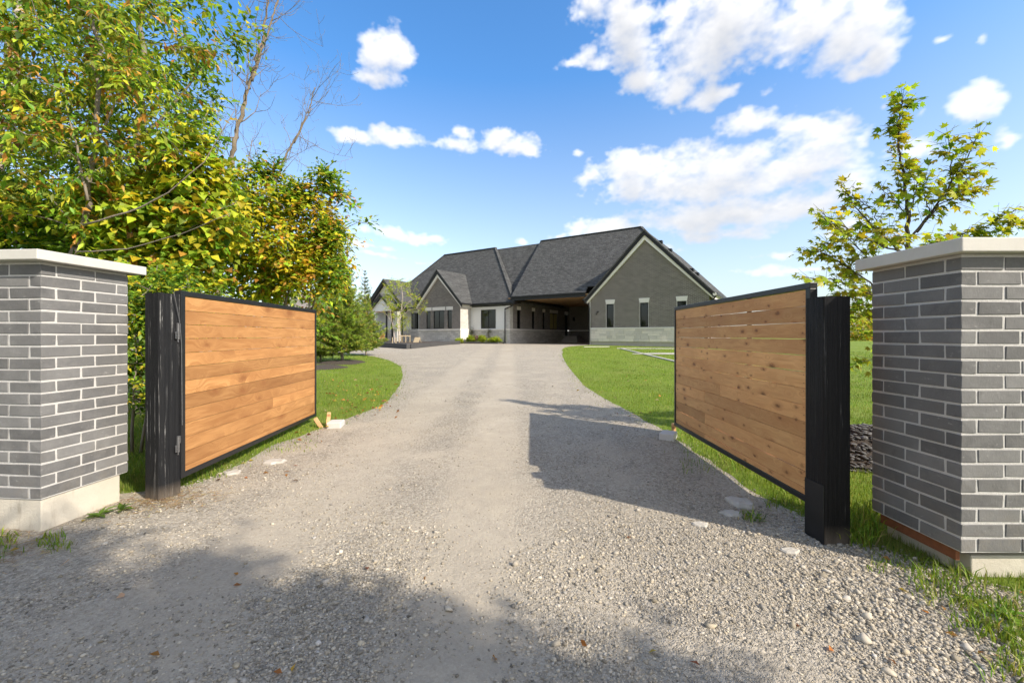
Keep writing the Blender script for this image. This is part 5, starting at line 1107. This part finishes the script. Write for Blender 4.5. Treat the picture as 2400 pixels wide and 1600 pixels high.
# long unmown grass by the posts and pillars
pts = []
def tuft(px0, px1, py0, py1, n, h0, h1):
    for _ in range(n):
        q = G(rs.uniform(px0, px1), rs.uniform(py0, py1)); pts.append((q.x + rs.randn() * .03, q.y + rs.randn() * .03, rs.uniform(h0, h1)))
tuft(1995, 2050, 1200, 1285, 300, .10, .24); tuft(2040, 2190, 1300, 1345, 200, .02, .07); tuft(2150, 2290, 1345, 1420, 240, .04, .15); tuft(2250, 2420, 1410, 1500, 420, .03, .12); tuft(2340, 2440, 1490, 1600, 240, .03, .11)
tuft(1600, 1780, 1020, 1110, 500, .04, .10); tuft(1800, 1880, 1150, 1190, 160, .04, .10); tuft(1740, 1775, 1205, 1222, 40, .05, .10)
tuft(100, 140, 1255, 1275, 60, .04, .09); tuft(110, 160, 1272, 1290, 60, .03, .06); tuft(0, 20, 1250, 1310, 60, .04, .12); tuft(300, 345, 950, 1130, 300, .05, .14); tuft(430, 520, 1080, 1120, 260, .04, .09); tuft(520, 740, 1010, 1060, 420, .03, .07); tuft(300, 345, 930, 960, 150, .15, .3)
pts = np.array(pts); V, F, C = blades(pts[:, 0], pts[:, 1], pts[:, 2], np.full(len(pts), .007), gc + [((.34, .33, .12), 1.2)], rs, 1.1, 3)
o = link('long_grass', np_mesh('long_grass', V, F, M['grass'], C)); tag(o, 'unmown grass tufts round the posts and pillar feet', 'grass', kind='stuff')
# dry straw at the left pillar and litter
n = 1900; X = np.concatenate([rs.normal(-3.75, .3, 1000), rs.normal(-3.1, .22, 900)]); Y = np.concatenate([rs.normal(2.85, .2, 1000), rs.normal(3.75, .16, 900)])
a = rs.rand(n) * 6.283; L = .04 + .08 * rs.rand(n); P0 = np.stack([X, Y, gz(X, Y) + .004 + .012 * rs.rand(n)], 1); D0 = np.stack([np.cos(a), np.sin(a), .12 * rs.randn(n)], 1)
V, F, C = leaves(P0, D0, np.tile([[0, 0, 1.0]], (n, 1)) + .4 * rs.randn(n, 3), L, np.full(n, .004), palette(n, [((.36, .24, .11), 3), ((.5, .38, .2), 2), ((.22, .13, .06), 2)], rs), 'needle')
o = link('dry_straw', np_mesh('dry_straw', V, F, M['grass'], C)); tag(o, 'dry brown needles and straw at the foot of the sunlit pillar and post', 'straw', kind='stuff')
lp = []
for (x0, x1, y0, y1, k) in ((760, 935, 890, 985, 90), (690, 800, 985, 1050, 12), (0, 1200, 1200, 1590, 12), (1300, 2300, 1250, 1600, 8), (1330, 1560, 850, 990, 14), (430, 720, 1050, 1130, 14), (2100, 2400, 1330, 1580, 14)):
    for _ in range(k): lp.append(G(rs.uniform(x0, x1), rs.uniform(y0, y1)))
lp = np.array([tuple(q) for q in lp]); n = len(lp); lp[:, 2] += .012 + .02 * (lp[:, 1] > 5); a = rs.rand(n) * 6.283
V, F, C = leaves(lp, np.stack([np.cos(a), np.sin(a), .3 * rs.randn(n)], 1), np.tile([[0, 0, 1.0]], (n, 1)) + .5 * rs.randn(n, 3), .022 + .02 * rs.rand(n) + .006 * lp[:, 1], .014 + .010 * rs.rand(n) + .003 * lp[:, 1], palette(n, [((.42, .19, .05), 3), ((.5, .35, .06), 2), ((.25, .1, .04), 2), ((.45, .3, .2), 1)], rs), 'simple')
o = link('fallen_leaves', np_mesh('fallen_leaves', V, F, M['leaf'], C)); tag(o, 'scattered orange and brown fallen leaves on lawn and gravel', 'leaves', kind='stuff')
def weed(label, px, py, r, nl, seed, name='weed', cols=((.13, .23, .03),)):
    rs = np.random.RandomState(seed); c = G(px, py); a = np.arange(nl) * 2.4 + rs.rand(nl); D0 = np.stack([np.cos(a), np.sin(a), .15 + .5 * rs.rand(nl)], 1)
    V, F, C = leaves(np.zeros((nl, 3)) + .01 * rs.randn(nl, 3), D0, np.tile([[0, 0, 1.0]], (nl, 1)), r * (.6 + .5 * rs.rand(nl)), r * (.22 + .12 * rs.rand(nl)), palette(nl, [(q, 1) for q in cols], rs), 'simple')
    o = link(name, np_mesh(name, V, F, M['leaf'], C), None, c); tag(o, label, 'weed', 'weeds in the gravel')
weed('flat broad-leaved green weed at the foot of the sunlit pillar', 235, 1208, .14, 9, 1); weed('flat broad-leaved green weed between pillar and weathered post', 285, 1196, .13, 9, 2)
weed('small green weed growing by the concrete lump under the knotty gate', 1770, 1216, .09, 14, 3)
weed('bright broad-leaved weed in the long grass at the lower right edge', 2365, 1450, .12, 10, 4, cols=((.2, .33, .03), (.13, .24, .03))); weed('yellowing broad-leaved weed at the gravel edge in front of the shaded pillar', 2290, 1420, .10, 8, 5, cols=((.3, .34, .03), (.2, .3, .03)))

# ------------------------------------------------------------------ far trees on the right and the tree whose shade falls on the foreground
rs = np.random.RandomState(77)
for i, (px, h_, w_, dd_, lb) in enumerate(((1985, 5.5, 3.4, 62, 'far yellow-green tree seen over the smooth gate post'), (2045, 6.5, 3.6, 66, 'far yellow tree seen in the gap between smooth post and shaded pillar'))):
    p = at(px, 786, dd_); tree('far_tree', lb, 'tree', (p.x, p.y, .6), [([(p.x, p.y, .5), (p.x, p.y, h_ * .6)], .2, .1)], [(p.x, p.y, h_ * .55, w_, w_, h_ * .45), (p.x + 3, p.y, h_ * .4, w_, w_, h_ * .36)], 150, [(YGR, 3), (YEL, 2), (OLV, 2), (ORG, 1)], 200 + i, leafL=.5, leafW=.7, spacing=.3, subs=5, tlen=(.6, 1.4), group='far trees on the right')
def shade_tree(name, label, c, ells, n, seed):
    tree(name, label, 'tree', c, [([(c[0], c[1], -.1), (c[0] + .1, c[1], 3), (c[0], c[1] - .2, 6.2)], .16, .05)], ells, n, mixB, seed, leafL=.13, leafW=.6, spacing=.06, subs=7, tlen=(.3, .6))
shade_tree('roadside_tree', 'leafy roadside tree behind the viewpoint that shades the foreground gravel', (6.0, -4.6, 0), [(4.1, -2.7, 6.0, 1.4, .8, .7), (5.4, -2.9, 6.0, .8, .6, .5), (6.9, -3.5, 6.0, .8, .75, .7), (7.6, -4.0, 6.0, .6, .6, .6), (7.2, -3.7, 6.1, .9, .8, .6), (3.2, -2.4, 5.8, .8, .5, .5)], 390, 301)

# ------------------------------------------------------------------ pale edging strips laid on the right lawn
def strip(label, a, b_, wd):
    a = G(*a); b_ = G(*b_); o = empty('edging_strip', a); tag(o, label, 'edging', 'pale edging strips on the lawn'); d = b_ - a; n = max(2, int(d.length / 1.2)); mb = MB()
    for i in range(n):
        p = a + d * (i / n); q = a + d * ((i + 1) / n); p.z = float(gz(p.x, p.y)) + .03; q.z = float(gz(q.x, q.y)) + .03
        mb = MB(); mb.beam(p - a, q - a - (q - p).normalized() * .01, wd, .05); mb.build('edging_board', M['paving'], o)
strip('short pale edging strip nearest the carport corner', (1368, 813.5), (1428, 813), .16)
strip('long pale edging strip running along the front of the gable', (1446, 817), (1640, 818), .15)
strip('pale edging strip slanting across the lawn to the knotty gate', (1455, 817.5), (1640, 862), .12)
c = G(1560, 830); o = MB().slab([(-1.9, -.1, .05), (2.2, -.75, .05), (2.6, .75, .05), (-.6, .65, .05)], .04).build('ground_sheet', M['paving'], None, c); tag(o, 'white sheet lying on the lawn between the slanting edging strips', 'sheet')
